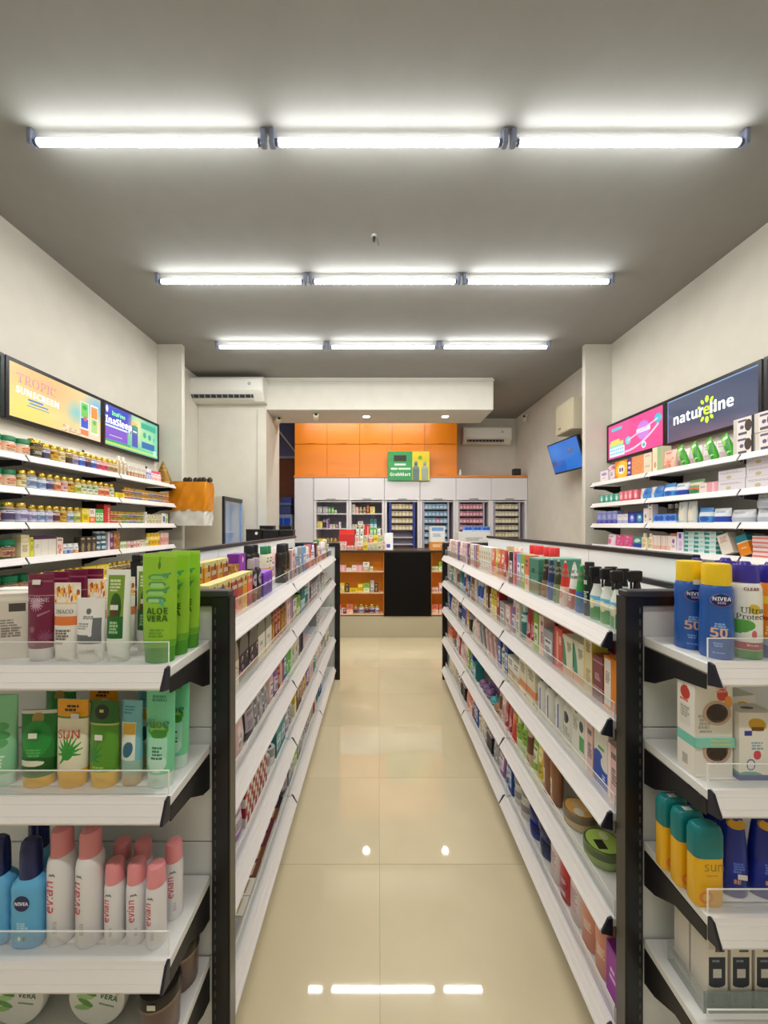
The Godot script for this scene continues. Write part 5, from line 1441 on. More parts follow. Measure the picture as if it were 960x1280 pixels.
	add("lidb", ["roll_bottle", "slim bottle with blue ball cap", "bottle", "slim", 0.04, 0.16, 0.04, "", "#2c4ab0", "C#e8e4ea#6a4a90#3a3a68"])
	add("lidg", ["roll_bottle", "slim bottle with green cap", "bottle", "slim", 0.05, 0.18, 0.05, "", "#2f8a5a", "C#f0e8d0#e0b04a#5a6a58"])
	add("dom1", ["gift_box", "round-topped box with brown blossoms", "box", "dome", 0.11, 0.165, 0.05, "#a89484", "", "!b #e6dcc8;n 0 0 100 50 24 #a85a38 #d8926a;t 20 64 60 3 #7a9a7a"])
	add("dom2", ["gift_box", "round-topped black box with pink flowers", "box", "dome", 0.10, 0.175, 0.05, "#6e685e", "", "!b #2c2628;n 6 6 88 70 20 #e88aa8 #b84a78 #f4d0d8"])
	add("dom3", ["gift_box", "round-topped olive grey box", "box", "dome", 0.10, 0.185, 0.05, "#8a8a76", "", "!b #efe9d8;t 26 30 48 4 #7a8a6a;r 0 88 100 12 #c8a858"])
	add("lip", ["lipstick_carton", "striped lipstick carton lying flat", "box", "flat", 0.03, 0.09, 0.025, "#e8e4e6", "", "D#efeaec#e06a7a#8a8a9a"])
	add("lig", ["lipstick_carton", "grey striped carton lying flat", "box", "flat", 0.03, 0.09, 0.025, "#cfd4d4", "", "D#d8dee0#6a8a90#8a8a9a"])
	add("chk", ["checked_carton", "red and white checked carton", "box", "carton", 0.085, 0.17, 0.06, "", "", "K#e6dfd0#a8242e"])
	add("roll", ["tape_roll", "white bandage roll with dark core", "roll", "tub", 0.07, 0.075, 0.07, "#efece8", "", "!b #efece8;c 50 50 28 28 #26345c"])
	add("appl", ["lotion_bottle", "white bottle with red apple print", "bottle", "bottle", 0.065, 0.185, 0.045, "", "#e6e6d0", "!b #e8ead8;c 50 40 22 15 #c0392c;c 52 24 6 6 #5a8a3a;t 24 66 52 4 #9aa88a"])
	add("plum", ["lotion_bottle", "dark plum printed bottle", "bottle", "bottle", 0.07, 0.18, 0.05, "", "#2a1c28", "!b #3a2a38;n 10 20 80 60 14 #5a3a58 #24161f #8a5a6a;t 26 82 48 2 #b8a0a8"])
	add("gbot", ["lotion_bottle", "bright green bottle with green cap", "bottle", "slim", 0.06, 0.18, 0.045, "", "#4c9a3a", "!b #6ac04a;r 0 50 100 8 #cfe8a8;t 26 64 48 4 #e4f4cc"])
	add("rbt", ["lotion_bottle", "rust red slim bottle", "bottle", "slim", 0.05, 0.18, 0.045, "", "#7a2a20", "A#a83c2c#d88a6a#f0d0b8"])
	add("gbt", ["oil_bottle", "golden oil bottle", "bottle", "slim", 0.05, 0.165, 0.045, "", "#5a4424", "E#a8762a#e0b45a#6a4418"])

func build_gondola_goods() -> void:
	define_goods()
	var xr := 0.668
	var xl := -0.468
	var g := "goods on the right aisle rack"
	var y: Array = R_LEVELS
	run(xr, -1, y[0], 1.085, 3.74, "right rack's top shelf", g, "spg:3:r2 dgt c_gb c_wr c_re c_ol c_nv c_br tgb x_or x_gr x_lb x_pr x_bw t_wh t_rd @2.08 t_or:2 t_ye t_or x_wh:5 x_go x_pu:2 x_wh:2 x_ma x_pu x_pi:3 b_pi:2 x_pu x_wh:2 x_pi:4 b_pi:3 x_go t_pi:4")
	run(0.80, -1, y[0], 1.80, 3.74, "back row, right rack's top shelf", g, "redc:2 +.05 redc:2 +.1 b_or:2 b_wh:2 y_go:2 +.1 y_wh:2 y_pi:2", 0.01)
	run(xr, -1, y[1], 1.085, 3.74, "right rack's second shelf", g, "orbk mrnk beit crgr:2 corb y_gy x_pi x_gr t_rd:2 b_te x_wh b_pu y_pi y_gy x_rd x_ye:2 b_wh x_bn t_wh:2 b_bl:2 x_wh x_bn:2 b_gy x_bl t_bn:2 b_bl x_te:2 b_bn:2 t_bl x_wh:2 t_te:2 b_wh:2 x_bl:2 t_gy:3")
	run(0.79, -1, y[1], 1.2, 2.4, "back row, right rack's second shelf", g, "y_rd:2 +.03 b_rd:3 +.02 y_rd:2 y_gy:2", 0.008)
	run(xr, -1, y[2], 1.085, 3.74, "right rack's middle shelf", g, "x_pi uvb x_pi cetb cetg cetp:3 beio:2 y_wh:2 x_bl b_wh x_bl l_pi:3 l_gy:2 p_pi p_wh x_dk x_ye x_pu b_rd b_bl:2 y_dk x_wh:2 b_pu b_wh:2 p_pi x_bl b_wh x_pu:3 t_pu:3 b_dk")
	run(xr, -1, y[3], 1.2, 3.74, "right rack's fourth shelf", g, "tubg +.03 tubo +.01 brs:2 t_ye t_gr b_bn b_gr:2 rgt t_rd:2 t_pi b_bn +.01 clib clit +.01 clip:3:r2 +.05 y_te x_bl b_gr x_gr t_pi:3 p_pi x_rd b_pi:2 +.02 bowl y_or:2 x_wh b_gr")
	run(xr, -1, y[4], 1.085, 3.74, "right rack's bottom shelf", g, "purk pch:2 whl rdl whl +.02 nivj:1:s2 bluj:1:s2 +.02 whj:2:s2 x_bl t_bl +.02 p_pu p_gy x_dk:2 x_gy x_wh:2 b_wh x_bl:2 x_rd x_or:2 p_or +.02 x_dk:3 b_wh:3 x_wh:4 t_wh:3")
	g = "goods on the left aisle rack"
	run(xl, 1, y[0], 1.085, 3.74, "left rack's top shelf", g, "q_co q_pu q_ye q_pk q_am q_ye q_co b_dk:2 vis:2 @1.98 blk:2 x_pi:2 t_rd b_lb x_gy t_pi x_lb:2 lid:3 x_or lidb:2 lid:2 t_pu x_ma b_rd lidg t_pi:3 lid:4 x_ye b_te:2 lidb:2 x_wh:3 lidg")
	run(-0.60, 1, y[0], 1.07, 3.74, "back row, left rack's top shelf", g, "Q_bk Q_pk Q_co Q_pk Q_ye:2 Q_am Q_ye Q_am hon vio +.1 blk:2 +.1 lidg:2 b_pi:3 lidb:3", 0.005)
	run(xl, 1, y[1], 1.085, 3.74, "left rack's second shelf", g, "dom1:2 dom2:2 dom3:2 gbt rbt:2 gbt:2 x_pi:2 x_pu y_wh y_gr b_dk x_te:2 b_te:2 x_wh x_dk y_gy:3 x_gy:2 b_gy:2 y_gy:2 t_wh:4")
	run(xl, 1, y[2], 1.085, 3.74, "left rack's middle shelf", g, "p_bn p_ma p_pi p_dk p_gy:2 b_pi b_pu rbt b_rd x_bl gbot:2 appl:2 x_wh plum:2 lip:8 lig:6 y_gy:2 lip:5")
	run(xl, 1, y[3], 1.085, 3.74, "left rack's fourth shelf", g, "y_te p_pu:2 chk:3 roll:2 y_te:2 p_pu p_gy x_ye x_ma x_bn:2 p_go:2 b_pu x_pi:3 b_te:2 x_wh:2 p_pi:2 b_gy:3 y_wh:3")
	run(xl, 1, y[4], 1.12, 3.74, "left rack's bottom shelf", g, "f_or f_ma f_gy f_wh:2 f_bn:2 f_ma:2 f_bn f_dk p_dk x_gy:2 b_gr:2 x_gy:3 p_gy:2 b_wh:3 x_rd t_pi:2 b_te:2 x_bl:3 p_bl:2")

func build_wall_goods() -> void:
	var g := "goods on the left wall shelves"
	var y: Array = WALL_LEVELS
	var x := -2.118
	run(x, 1, y[0], 2.12, 3.80, "left wall's top shelf", g, "gl:3 dkb j_navy j_yel j_crm j_dk j_blp j_blu j_ink j_blu j_pnk:2 j_brn:2 wht:2 thin:7 +.02 pj:2 pot:5 oj:2 pw:3")
	run(x, 1, y[1], 2.12, 3.96, "left wall's second shelf", g, "gl:2 j_crm J_sky j_sky j_navy j_org j_rose j_yel j_lim j_grn:3 j_org:2 j_grn ybx m_red:2:s2 m_blue:3:s2 m_amb:2:s2 m_blue:2:s2 m_pur:3:s2 m_red:2:s2 m_amb:2:s2 m_green:2:s2", 0.003)
	run(x, 1, y[2], 2.10, 3.96, "left wall's third shelf", g, "glb J_navy J_lav j_lav j_sky j_lav j_wine j_yel j_sky j_lim yelb wob grb:2 redb m_red:2:s2 m_amb:1:s2 m_green:2:s2 m_blue:1:s2 m_pur:1:s2 m_green:2:s2 wsl mixb:4 wbl gyb:2 mixb", 0.003)
	run(x, 1, y[3], 2.08, 3.96, "left wall's fourth shelf", g, "glb:2 crmb ygs wpur pnkw wbs:2 wos dkx:3 teal:2:s2 purb:1:s2 brnb:1:s2 s_g:2 s_p s_m s_p:2 s_c:2 s_g ylb:4 pkb:3 wgr:3 low")
	run(x, 1, y[4], 2.1, 3.96, "left wall's lowest shelf", g, "glb:3 j_yel:6 yelb:4 j_dk:5")
	g = "goods on the right wall shelves"
	x = 2.246
	run(x, -1, y[0] + 0.02, 2.18, 4.02, "right wall's top shelf", g, "wbk:2:s2 gp:4 pkp crg tan:1:s2 qq rw1l rw1:2", 0.006)
	run(2.36, -1, y[0] + 0.02, 2.62, 3.2, "right wall's top shelf", g, "whp:4", 0.006)
	run(x, -1, y[1], 2.18, 4.02, "right wall's second shelf", g, "lvb:1:s3 lvb:1:s2 pks gpk bnv bpl bpk:2 psm:4 tsm:4", 0.004)
	run(x, -1, y[2], 2.18, 4.02, "right wall's third shelf", g, "gyk:1:s2 gyk:1 bnv bpl vase:2 blow:2 wtl wtm nb2 nbx wsx:2 lbx:4", 0.005)
	run(2.36, -1, y[2], 2.9, 3.4, "right wall's third shelf", g, "brt:4", 0.03)
	run(x, -1, y[3], 2.18, 4.02, "right wall's fourth shelf", g, "pst:1:s5 lno lnc tlw:3:s5 lil orc ptall:4 crmt:2 bgc ppc:2 wpc", 0.005)

func build_back_goods() -> void:
	var rows := [
		[-0.6, 0.06, 0.905, -5.33, "counter's upper shelf", "pks low pks y_wh s_g pks y_gr"],
		[-0.6, 0.06, 0.612, -5.33, "counter's middle shelf", "s_c y_ye dkx ybx yelb y_gr x_gy dkx y_wh"],
		[-0.6, 0.06, 0.317, -5.33, "counter's lower shelf", "y_or purb y_or j_ink J_lav j_ink J_navy j_lav j_ink"],
		[0.74, 1.3, 0.905, -5.33, "counter's upper right shelf", "s_g:2 y_gr s_c:3"],
		[0.74, 1.3, 0.612, -5.33, "counter's middle right shelf", "s_p:2 y_pi y_rd s_m:2"],
		[0.74, 1.3, 0.317, -5.33, "counter's lower right shelf", "y_or:4"],
		[-0.55, 0.14, 1.19, -5.36, "service counter's front edge", "pnkw:2 s_p:3 wob yelb mixb:2 gyb pnkw wgr wbl"],
		[0.72, 1.6, 1.19, -5.36, "right part of service counter", "big_o wob yelb +.04 big_w"],
		[-1.05, -0.55, 1.737, -6.66, "first cabinet's upper shelf", "y_gy y_gy grb:2 s_g"],
		[-1.05, -0.55, 1.485, -6.66, "first cabinet's middle shelf", "y_ye x_dk x_pu s_c:2 s_m wsl"],
		[-1.05, -0.55, 1.2, -6.66, "first cabinet's lower shelf", "yelb:2 j_yel:3 ybx"],
		[-0.45, 0.06, 1.737, -6.66, "second cabinet's upper shelf", "x_wh pnkw j_brn:2 rbt y_ye"],
		[-0.45, 0.06, 1.485, -6.66, "second cabinet's middle shelf", "s_c:2 y_wh purb s_c x_te:2"],
		[-0.45, 0.06, 1.2, -6.66, "second cabinet's lower shelf", "s_g:2 y_gr s_p:3"]]
	for r in rows:
		run_across(r[0], r[1], r[2], r[3], r[4], r[5])
	for k in 3:
		put("blow", Vector3(1.165 + k * 0.125 + 0.09, 1.19 + 0.2525, -5.46), 3.0, "low bright blue carton, %s from left, atop the shipping carton" % ORD[k], "goods at the service counter")
	var sd := thing("tiered_stand", "stepped white display stand on the service counter", "stand", Vector3(-0.13, 1.1905, -5.6))
	for k in 2:
		mi(sd, "step", slab(Vector3(-0.21, 0.0, -0.075 + (0.0 if k else 0.08)), Vector3(0.21, 0.1 + 0.1 * k, 0.004 + (0.0 if k else 0.08) - (0.001 if k else 0.0)), 0.001), mat("#dcd6c8", 0.5))
	run_across(-0.33, 0.08, 1.291, -5.520, "stand's lower step", "pnkw wgr mixb wob yelb gyb")
	run_across(-0.33, 0.08, 1.391, -5.61, "stand's upper step", "wgr:2 redb grb:2 wgr pnkw")
	var tray := thing("candy_box", "red open display box on the service counter", "box", Vector3(-0.455, 1.1908, -5.56))
	mi(tray, "box_body", slab(Vector3(-0.11, 0, -0.04), Vector3(0.11, 0.22, 0.04), 0.002), mat("#d8342e", 0.4))
	mi(tray, "header_card", slab(Vector3(-0.11, 0.2205, -0.04), Vector3(0.11, 0.28, -0.034)), mat("#e03a32", 0.4))
	var st := thing("paper_stand", "white leaflet stand with blue mark on the counter", "stand", Vector3(0.145, 1.1908, -5.42))
	mi(st, "panel", slab(Vector3(-0.06, 0.004, -0.004), Vector3(0.06, 0.24, 0.004)), mat("#efefee", 0.4), Vector3.ZERO, Vector3(-8, 0, 0))
	mi(st, "foot", slab(Vector3(-0.06, 0, -0.05), Vector3(0.06, 0.004, 0.03)), mat("#e6e6e6", 0.4))
	mi(st, "blue_mark", slab(Vector3(-0.03, 0.03, 0.004), Vector3(0.02, 0.08, 0.0055)), mat("#4a4ac0", 0.4), Vector3.ZERO, Vector3(-8, 0, 0))

# a run of single goods from left to right, facing the entrance
func run_across(x0: float, x1: float, y: float, z: float, place: String, goods: String) -> void:
	var totals := {}
	var list := []
	for word in goods.split(" ", false):
		if word[0] == "+":
			list.append(word)
			continue
		var f := word.split(":")
		for i in (int(f[1]) if f.size() > 1 else 1):
			list.append(f[0])
			totals[P[f[0]][1]] = totals.get(P[f[0]][1], 0) + 1
	var done := {}
	var x := x0
	for k in list:
		if k[0] == "+":
			x += float(k)
			continue
		var a: Array = P[k]
		if x + a[4] > x1:
			break
		var look: String = a[1]
		done[look] = done.get(look, 0) + 1
		var lab := "%s on the %s" % [look, place]
		if totals[look] > 1:
			lab = "%s, %s from left, %s" % [look, ORD[done[look] - 1], place]
		put(k, Vector3(x + a[4] / 2.0, y + 0.0006, z - a[6] / 2.0 - rng.randf() * 0.02), (rng.randf() - 0.5) * 4.0, lab, "goods at the service counter")
		x += a[4] + 0.005 + rng.randf() * 0.008

# ------------------------------------------------------------------ goods on the two end displays
const EG_L := "goods on the left end display"
const EG_R := "goods on the right end display"

func hero(a: Array, at: Vector3, turn: float, label: String, group: String, category := "") -> Node3D:
	var o: Node3D = make(a)
	o.name = a[0]
	add_child(o, true)
	o.position = at + Vector3(0, 0.0006, 0)
	o.rotation_degrees.y = turn
	tag(o, label, category if category else a[2], group)
	return o

func sticker(o: Node, x: float, y: float, z: float, tilt := 0.0) -> void:
	mi(o, "price_sticker", slab(Vector3(-0.009, -0.0055, 0), Vector3(0.009, 0.0055, 0.0006)), mat("#e6e2da", 0.5), Vector3(x, y, z), Vector3(tilt, 0, 0))

func build_end_display_goods() -> void:
	left_top()
	left_second()
	left_third()
	left_bottom()
	right_top()
	right_second()
	right_third()
	right_bottom()

func left_top() -> void:
	var y := 1.232
	# cream carton and small boxes at the edge of the view
	hero(["skincare_carton", "", "box", "carton", 0.10, 0.145, 0.05, "", "", "!b #d8d0c4;r 62 16 30 12 #4a4440;t 10 40 80 7 #8a8278;r 0 6 100 5 #e6e0d4"], Vector3(-0.845, y, -0.885), 18, "cream skincare carton at the left edge of top end shelf", EG_L)
	for k in 2:
		var b := hero(["flat_carton", "", "box", "carton", 0.12, 0.036, 0.05, "", "", "A#e8e4dc#2f7f74#9aa8a0"], Vector3(-0.865, y + 0.14 * 0 + 0.0006 + k * 0.038, -0.95), 8, "%s white carton with teal stripe behind the cream carton" % ["lower", "upper"][k], EG_L)
		b.position.y = y + 0.0006 + k * 0.0372
	var white_box := hero(["white_carton", "", "box", "carton", 0.12, 0.07, 0.05, "", "", "A#efece4#2f7f74#b8b4aa"], Vector3(-0.865, y + 0.0755, -0.95), 8, "larger white carton topping the teal striped cartons", EG_L)
	white_box.position.y = y + 0.0756
	# maroon tubes
	var mp := [[-0.753, 0.865, 0], [-0.752, 0.905, 2], [-0.738, 0.945, -2], [-0.715, 0.965, 3]]
	for k in 4:
		var t := hero(["shampoo_tube", "", "tube", "tube", 0.058, 0.19, 0.032, "", "#d8d4d0", "!b #741a3e;r 0 29 100 1 #b07a90;l 44 40 70 40 3 #c8a4b6;l 44 40 68 44 3 #c8a4b6;l 44 40 62 47 3 #c8a4b6;l 44 40 54 49 3 #c8a4b6;l 44 40 44 50 3 #c8a4b6;l 44 40 34 49 3 #c8a4b6;l 44 40 26 47 3 #c8a4b6;l 44 40 20 44 3 #c8a4b6;l 44 40 18 40 3 #c8a4b6;l 44 40 20 36 3 #c8a4b6;l 44 40 26 33 3 #c8a4b6;l 44 40 34 31 3 #c8a4b6;l 44 40 44 30 3 #c8a4b6;l 44 40 54 31 3 #c8a4b6;l 44 40 62 33 3 #c8a4b6;l 44 40 68 36 3 #c8a4b6;l 78 84 102 84 3 #8a4a68;l 78 84 99 88 3 #8a4a68;l 78 84 90 92 3 #8a4a68;l 78 84 78 93 3 #8a4a68;l 78 84 66 92 3 #8a4a68;l 78 84 57 88 3 #8a4a68;l 78 84 54 84 3 #8a4a68;l 78 84 57 80 3 #8a4a68;l 78 84 66 76 3 #8a4a68;l 78 84 78 75 3 #8a4a68;l 78 84 90 76 3 #8a4a68;l 78 84 99 80 3 #8a4a68;l 52 56 90 50 3 #a87a90;c 34 74 9 4 #9a5a74;t 18 86 34 4 #8a4a64 1.2;r 4 10 92 1 #9a5a74"], Vector3(mp[k][0], y, -mp[k][1]), mp[k][2], "maroon flower printed tube, %s of four from the front" % ORD[k], EG_L)
		if k == 0:
			text(t, "ÉTONNE", 0.0115, Vector3(0, 0.133, 0.0155), mat("#e6d0d8", 0.4), font_serif, Vector3(-2, 0, 0), Vector2(0.029, 0.011))
			sticker(t, -0.004, 0.172, 0.0075, -8)
	# orange honeycomb tubes
	var hp := [[-0.694, 0.865], [-0.665, 0.925], [-0.635, 0.965]]
	for k in 3:
		var t := hero(["honey_tube", "", "tube", "tube", 0.058, 0.17, 0.034, "", "#eae6de", "!b #f0ece2;r 0 0 100 5 #ece4d4;n 0 5 100 24 40 #e8862a #f6b84a #b85a18 #fbd890;r 0 30 100 2 #f0c890;r 0 50 100 13 #e87a3a;t 18 70 60 4 #7a7068;t 18 88 40 1 #a8a098"], Vector3(hp[k][0], y, -hp[k][1]), 1 - k, "white tube with orange honeycomb top, %s from the front" % ORD[k], EG_L)
		if k == 0:
			text(t, "INACO", 0.0115, Vector3(0.002, 0.108, 0), mat("#5a504a", 0.4), font_serif, Vector3.ZERO, Vector2(0.0285, 0.0135))
	var gy := hero(["cream_tube", "", "tube", "tube", 0.064, 0.138, 0.036, "", "#efede8", "!b #eeece8;c 50 24 8 5 #6a6a6c;t 30 33 40 2 #8a8a8a 1.6;t 14 48 40 3 #9a9a9a;r 66 36 26 46 #6c6f74;r 6 66 86 16 #6c6f74;r 6 44 58 22 #eeece8;t 12 46 44 3 #9a9a9a;c 60 64 6 4 #eeece8"], Vector3(-0.634, y, -0.855), -2, "short white tube with grey corner block", EG_L)
	sticker(gy, 0.012, 0.03, 0.0178)
	var gt := [[-0.578, 0.862, 0], [-0.553, 0.93, 0]]
	for k in 2:
		var t := hero(["herbal_tube", "", "tube", "tube", 0.056, 0.2, 0.034, "", "#e9ebe4", "!b #eef0ea;r 14 8 66 78 #7aa032;c 50 48 22 18 #2f5a1e;c 40 58 14 12 #6a3a2a;r 14 60 66 26 #1f6a2a;t 22 14 44 4 #d8e4b8;t 24 66 40 4 #a8cc98"], Vector3(gt[k][0], y, -gt[k][1]), -4, "white tube with green herb label, %s one" % ["front", "rear"][k], EG_L)
		sticker(t, 0.0, 0.118, 0.0135, -5)
	# aloe tubes
	var ap := [[-0.482, 0.855, 0], [-0.478, 0.905, -3], [-0.476, 0.956, -6]]
	for k in 3:
		var t := hero(["aloe_tube", "", "tube", "tube", 0.076, 0.236, 0.042, "", "#4a9a22", "!b #94c832;r 0 0 100 4 #a4d444;c 52 8 1 4 #3f6a18;c 52 13 3 3 #4a7a1c;c 50 25 28 3 #4f9a52 -0.8;c 50 26 22 2 #8cc864 -0.8;l 66 24 84 22 6 #4a9a62;c 48 33 24 3 #4f9458 0.3;c 48 34 20 2 #a0d488 0.3;c 46 41 30 3 #4f9a52 -0.5;c 46 42 24 2 #98d07a -0.5;l 70 40 82 36 5 #4a9a62;c 46 49 28 3 #4f9458 0.4;c 46 50 22 2 #a0d488 0.4;l 60 50 72 58 5 #58b090;t 26 80 50 3 #6aa02a 1.6;t 28 92 46 1 #5a9020 1.6;r 0 92 100 8 #6ab02a"], Vector3(ap[k][0], y, -ap[k][1]), ap[k][2], "tall lime green aloe tube, %s from the front" % ORD[k], EG_L)
		var dk := mat("#3a6e1c", 0.4)
		text(t, "ALOE", 0.0185, Vector3(0.002, 0.112, 0), dk, font_bold, Vector3.ZERO, Vector2(0.037, 0.0165))
		text(t, "VERA", 0.0185, Vector3(0.002, 0.096, 0), dk, font_bold, Vector3.ZERO, Vector2(0.037, 0.0175))

func left_second() -> void:
	var y := 0.959
	hero(["aloe_tube", "", "tube", "tube", 0.066, 0.195, 0.038, "", "#c8e8d8", "!b #8cd0a0;c 50 40 30 6 #5fae6a -0.6;c 50 50 34 6 #4f9e5a 0.5;c 50 60 30 6 #5fae6a -0.5;t 24 76 52 4 #e8f4e8"], Vector3(-0.835, y, -0.86), 4, "pale green tube at the left edge, second end shelf", EG_L)
	for k in 2:
		var t := hero(["aloe_gel_tube", "", "tube", "tube", 0.076, 0.162 + 0.02 * k, 0.042, "", "#f2bc08", "!b #1c7a2c;r 0 0 100 6 #d8d4c8;c 50 12 16 8 #a88a48;c 50 42 40 26 #24903a;c 50 82 60 12 #10581e 0.0;c 36 78 40 4 #e8ecd0 -0.5;t 26 58 50 3 #5ab060"], Vector3([-0.752, -0.762][k], y, -[0.86, 0.93][k]), [3, -4][k], "dark green tube with yellow cap, %s one" % ["front", "rear"][k], EG_L)
		if k == 0:
			sticker(t, -0.002, 0.112, 0.0165, -4)
	for k in 2:
		var s := hero(["sun_tube", "", "tube", "tube", 0.072, 0.186, 0.04, "", "#f2b806", "!b #f0ead0;r 0 0 100 24 #f0a61c;t 30 8 46 2 #3a2c18 2.4;r 0 23 100 2 #5a8a34;l 48 70 16 62 9 #2f9434;l 48 70 22 54 9 #3aa03c;l 48 70 34 48 9 #2f9434;l 48 70 46 44 9 #3aa03c;l 48 70 60 46 9 #2f9434;l 48 70 74 50 9 #3aa03c;l 48 70 86 56 9 #2f9434;l 48 70 88 64 9 #3aa03c;l 48 70 84 72 9 #2f9434;l 48 70 18 72 9 #3aa03c;l 48 70 26 84 9 #2f9434;c 48 70 16 7 #2f9434;r 0 92 100 8 #f0b81c"], Vector3([-0.676, -0.66][k], y, -[0.858, 0.93][k]), -3, "cream and orange sun gel tube with aloe print, %s one" % ["front", "rear"][k], EG_L)
		text(s, "SUN", 0.026, Vector3(0.002, 0.116, 0), mat("#c04a2a", 0.4), font_reg, Vector3.ZERO, Vector2(0.035, 0.0165))
		sticker(s, 0.012, 0.153, 0.0095, -7)
	var g := hero(["aloe_green_tube", "", "tube", "tube", 0.068, 0.182, 0.04, "", "#f2bc08", "!b #5a9a2a;r 0 0 100 30 #2a6a22;c 46 14 24 9 #1c2a18;t 34 12 24 1 #c8d870 3;r 0 30 100 2 #c8d080;l 26 76 4 60 8 #2f8a34;l 26 76 14 52 8 #2f8a34;l 26 76 28 48 8 #2f8a34;l 26 76 44 52 8 #2f8a34;l 26 76 56 60 8 #2f8a34;l 26 76 60 70 8 #2f8a34;l 26 76 52 80 8 #2f8a34;l 26 76 8 84 8 #2f8a34;t 24 86 52 2 #a8d070;r 0 93 100 7 #e8c020"], Vector3(-0.606, y, -0.858), -5, "green aloe tube with yellow cap beside the sun tube", EG_L)
	sticker(g, 0.0, 0.11, 0.0175, -4)
	for k in 2:
		hero(["blue_tube", "", "tube", "tube", 0.05, 0.182, 0.032, "", "#c8b088", "!b #7ac0cc;r 8 30 70 50 #e6ecdc;r 20 32 56 14 #e8b848;c 46 66 22 10 #2f6a88 -0.6;t 20 8 50 3 #4a8a9a;r 0 82 100 18 #9cc4b4"], Vector3([-0.548, -0.553][k], y, -[0.862, 0.93][k]), -6, "pale blue tube with tan cap, %s one" % ["front", "rear"][k], EG_L)
	for k in 2:
		var t := hero(["mint_aloe_tube", "", "tube", "tube", 0.066, 0.212, 0.038, "", "#cfe8dc", "!b #7ad4a4;t 24 10 52 2 #4a9a78 2;c 50 48 34 8 #4f9c34;c 46 45 28 6 #8cd060;c 54 53 26 5 #3f8a30;r 18 58 64 30 #a8e4c8;c 50 86 30 10 #c8f0de;t 30 68 40 4 #3a7a5a"], Vector3([-0.482, -0.483][k], y, -[0.858, 0.925][k]), -4, "mint green aloe tube with clear cap, %s one" % ["front", "rear"][k], EG_L)
		text(t, "Aloe", 0.026, Vector3(-0.002, 0.138, 0), mat("#3f8a6a", 0.4), font_serif, Vector3.ZERO, Vector2(0.032, 0.0135))

func left_third() -> void:
	var y := 0.6175
	var bp := [[-0.842, 0.86], [-0.766, 0.855], [-0.815, 0.93]]
	for k in 3:
		var o := node(self, "lotion_bottle", Vector3(bp[k][0], y + 0.0006, -bp[k][1]))
		tag(o, ["pale blue lotion bottle with navy cap, cut by the picture edge", "pale blue lotion bottle with navy cap and round badge", "rear pale blue lotion bottle with navy cap"][k], "bottle", EG_L)
		var secs := [[0, 0.031, 0.022, 3.0], [0.006, 0.035, 0.024, 3.0]]
		for q in 7:
			secs.append([0.02 + q * 0.0175, 0.0352 - 0.0016 * (q % 2), 0.024, 3.0])
		secs.append_array([[0.134, 0.033, 0.023, 2.6], [0.144, 0.021, 0.018, 2.2]])
		mi(o, "body", loft(secs, 26, "!b #62b4e4;t 30 60 40 4 #b8dcf2 1.6;c 42 82 4 3 #f0f4e0;c 56 82 4 3 #3f8a4a"), atlas_shine)
		mi(o, "cap", loft([[0.144, 0.0205, 0.0178, 2.4], [0.2, 0.0195, 0.017, 2.4], [0.216, 0.018, 0.014, 2.4], [0.222, 0.014, 0.009, 2.2]], 22), mat("#10205e", 0.25))
		mi(o, "badge", loft([[0, 0.0165, 0.0165], [0.0008, 0.0165, 0.0165]], 24), mat("#141f5c", 0.3), Vector3(0, 0.1, 0.0238), Vector3(90, 0, 0))
		text(o, "NIVEA", 0.0098, Vector3(0, 0.1, 0.0248), mat("#eef2fa", 0.4), font_bold)
	var ep := [[-0.703, 0.862, 1], [-0.637, 0.858, 1], [-0.583, 0.858, 0], [-0.535, 0.858, 0], [-0.487, 0.85, 0], [-0.605, 0.915, 0], [-0.556, 0.915, 0], [-0.482, 0.912, 0]]
	var el := ["leftmost large white water spray can with pink cap", "second large white water spray can with pink cap", "small white spray can, front row, leftmost", "small white spray can, front row, middle", "small white spray can, front row, rightmost", "small white spray can, back row, leftmost", "small white spray can, back row, middle", "small white spray can, back row, rightmost"]
	for k in 8:
		var big: bool = ep[k][2] == 1
		var r := 0.0275 if big else 0.0205
		var h := 0.245 if big else 0.172
		var o := node(self, "spray_can", Vector3(ep[k][0], y + 0.0006, -ep[k][1]), Vector3(0, [-4, -14, -6, 12, -8, 4, 0, 20][k], 0))
		tag(o, el[k], "spray can", EG_L)
		mi(o, "body", loft([[0, r * 0.93, r * 0.93], [0.004, r, r], [h * 0.68, r, r], [h * 0.735, r * 0.93, r * 0.93], [h * 0.77, r * 0.8, r * 0.8]], 26, "!b #e8e6ea;t 52 70 22 5 #c8c4c8 1.4;t 36 16 26 1 #b0a8b0 1.4"), atlas_shine)
		var cr := r * (0.78 if big else 0.93)
		mi(o, "cap", loft([[h * 0.755, cr, cr], [h * 0.94, cr * 0.96, cr * 0.96], [h * 0.985, cr * 0.84, cr * 0.84], [h, cr * 0.45, cr * 0.45]], 24), mat("#e8949a", 0.28))
		text(o, "evian", 0.03 if big else 0.021, Vector3(-r * 0.25, h * 0.45, 0), mat("#e04a5a", 0.4), font_reg, Vector3(0, 0, 90), Vector2(r, r))
		mi(o, "mountain_mark", extrude(PackedVector2Array([Vector2(-0.008, 0), Vector2(-0.003, 0.005), Vector2(0, 0.003), Vector2(0.004, 0.006), Vector2(0.008, 0), Vector2(0.004, 0.0025), Vector2(0, 0.001), Vector2(-0.003, 0.002)]), 0, 0.0008), mat("#6a707c", 0.4), Vector3(0, h * 0.63, r * 0.985))

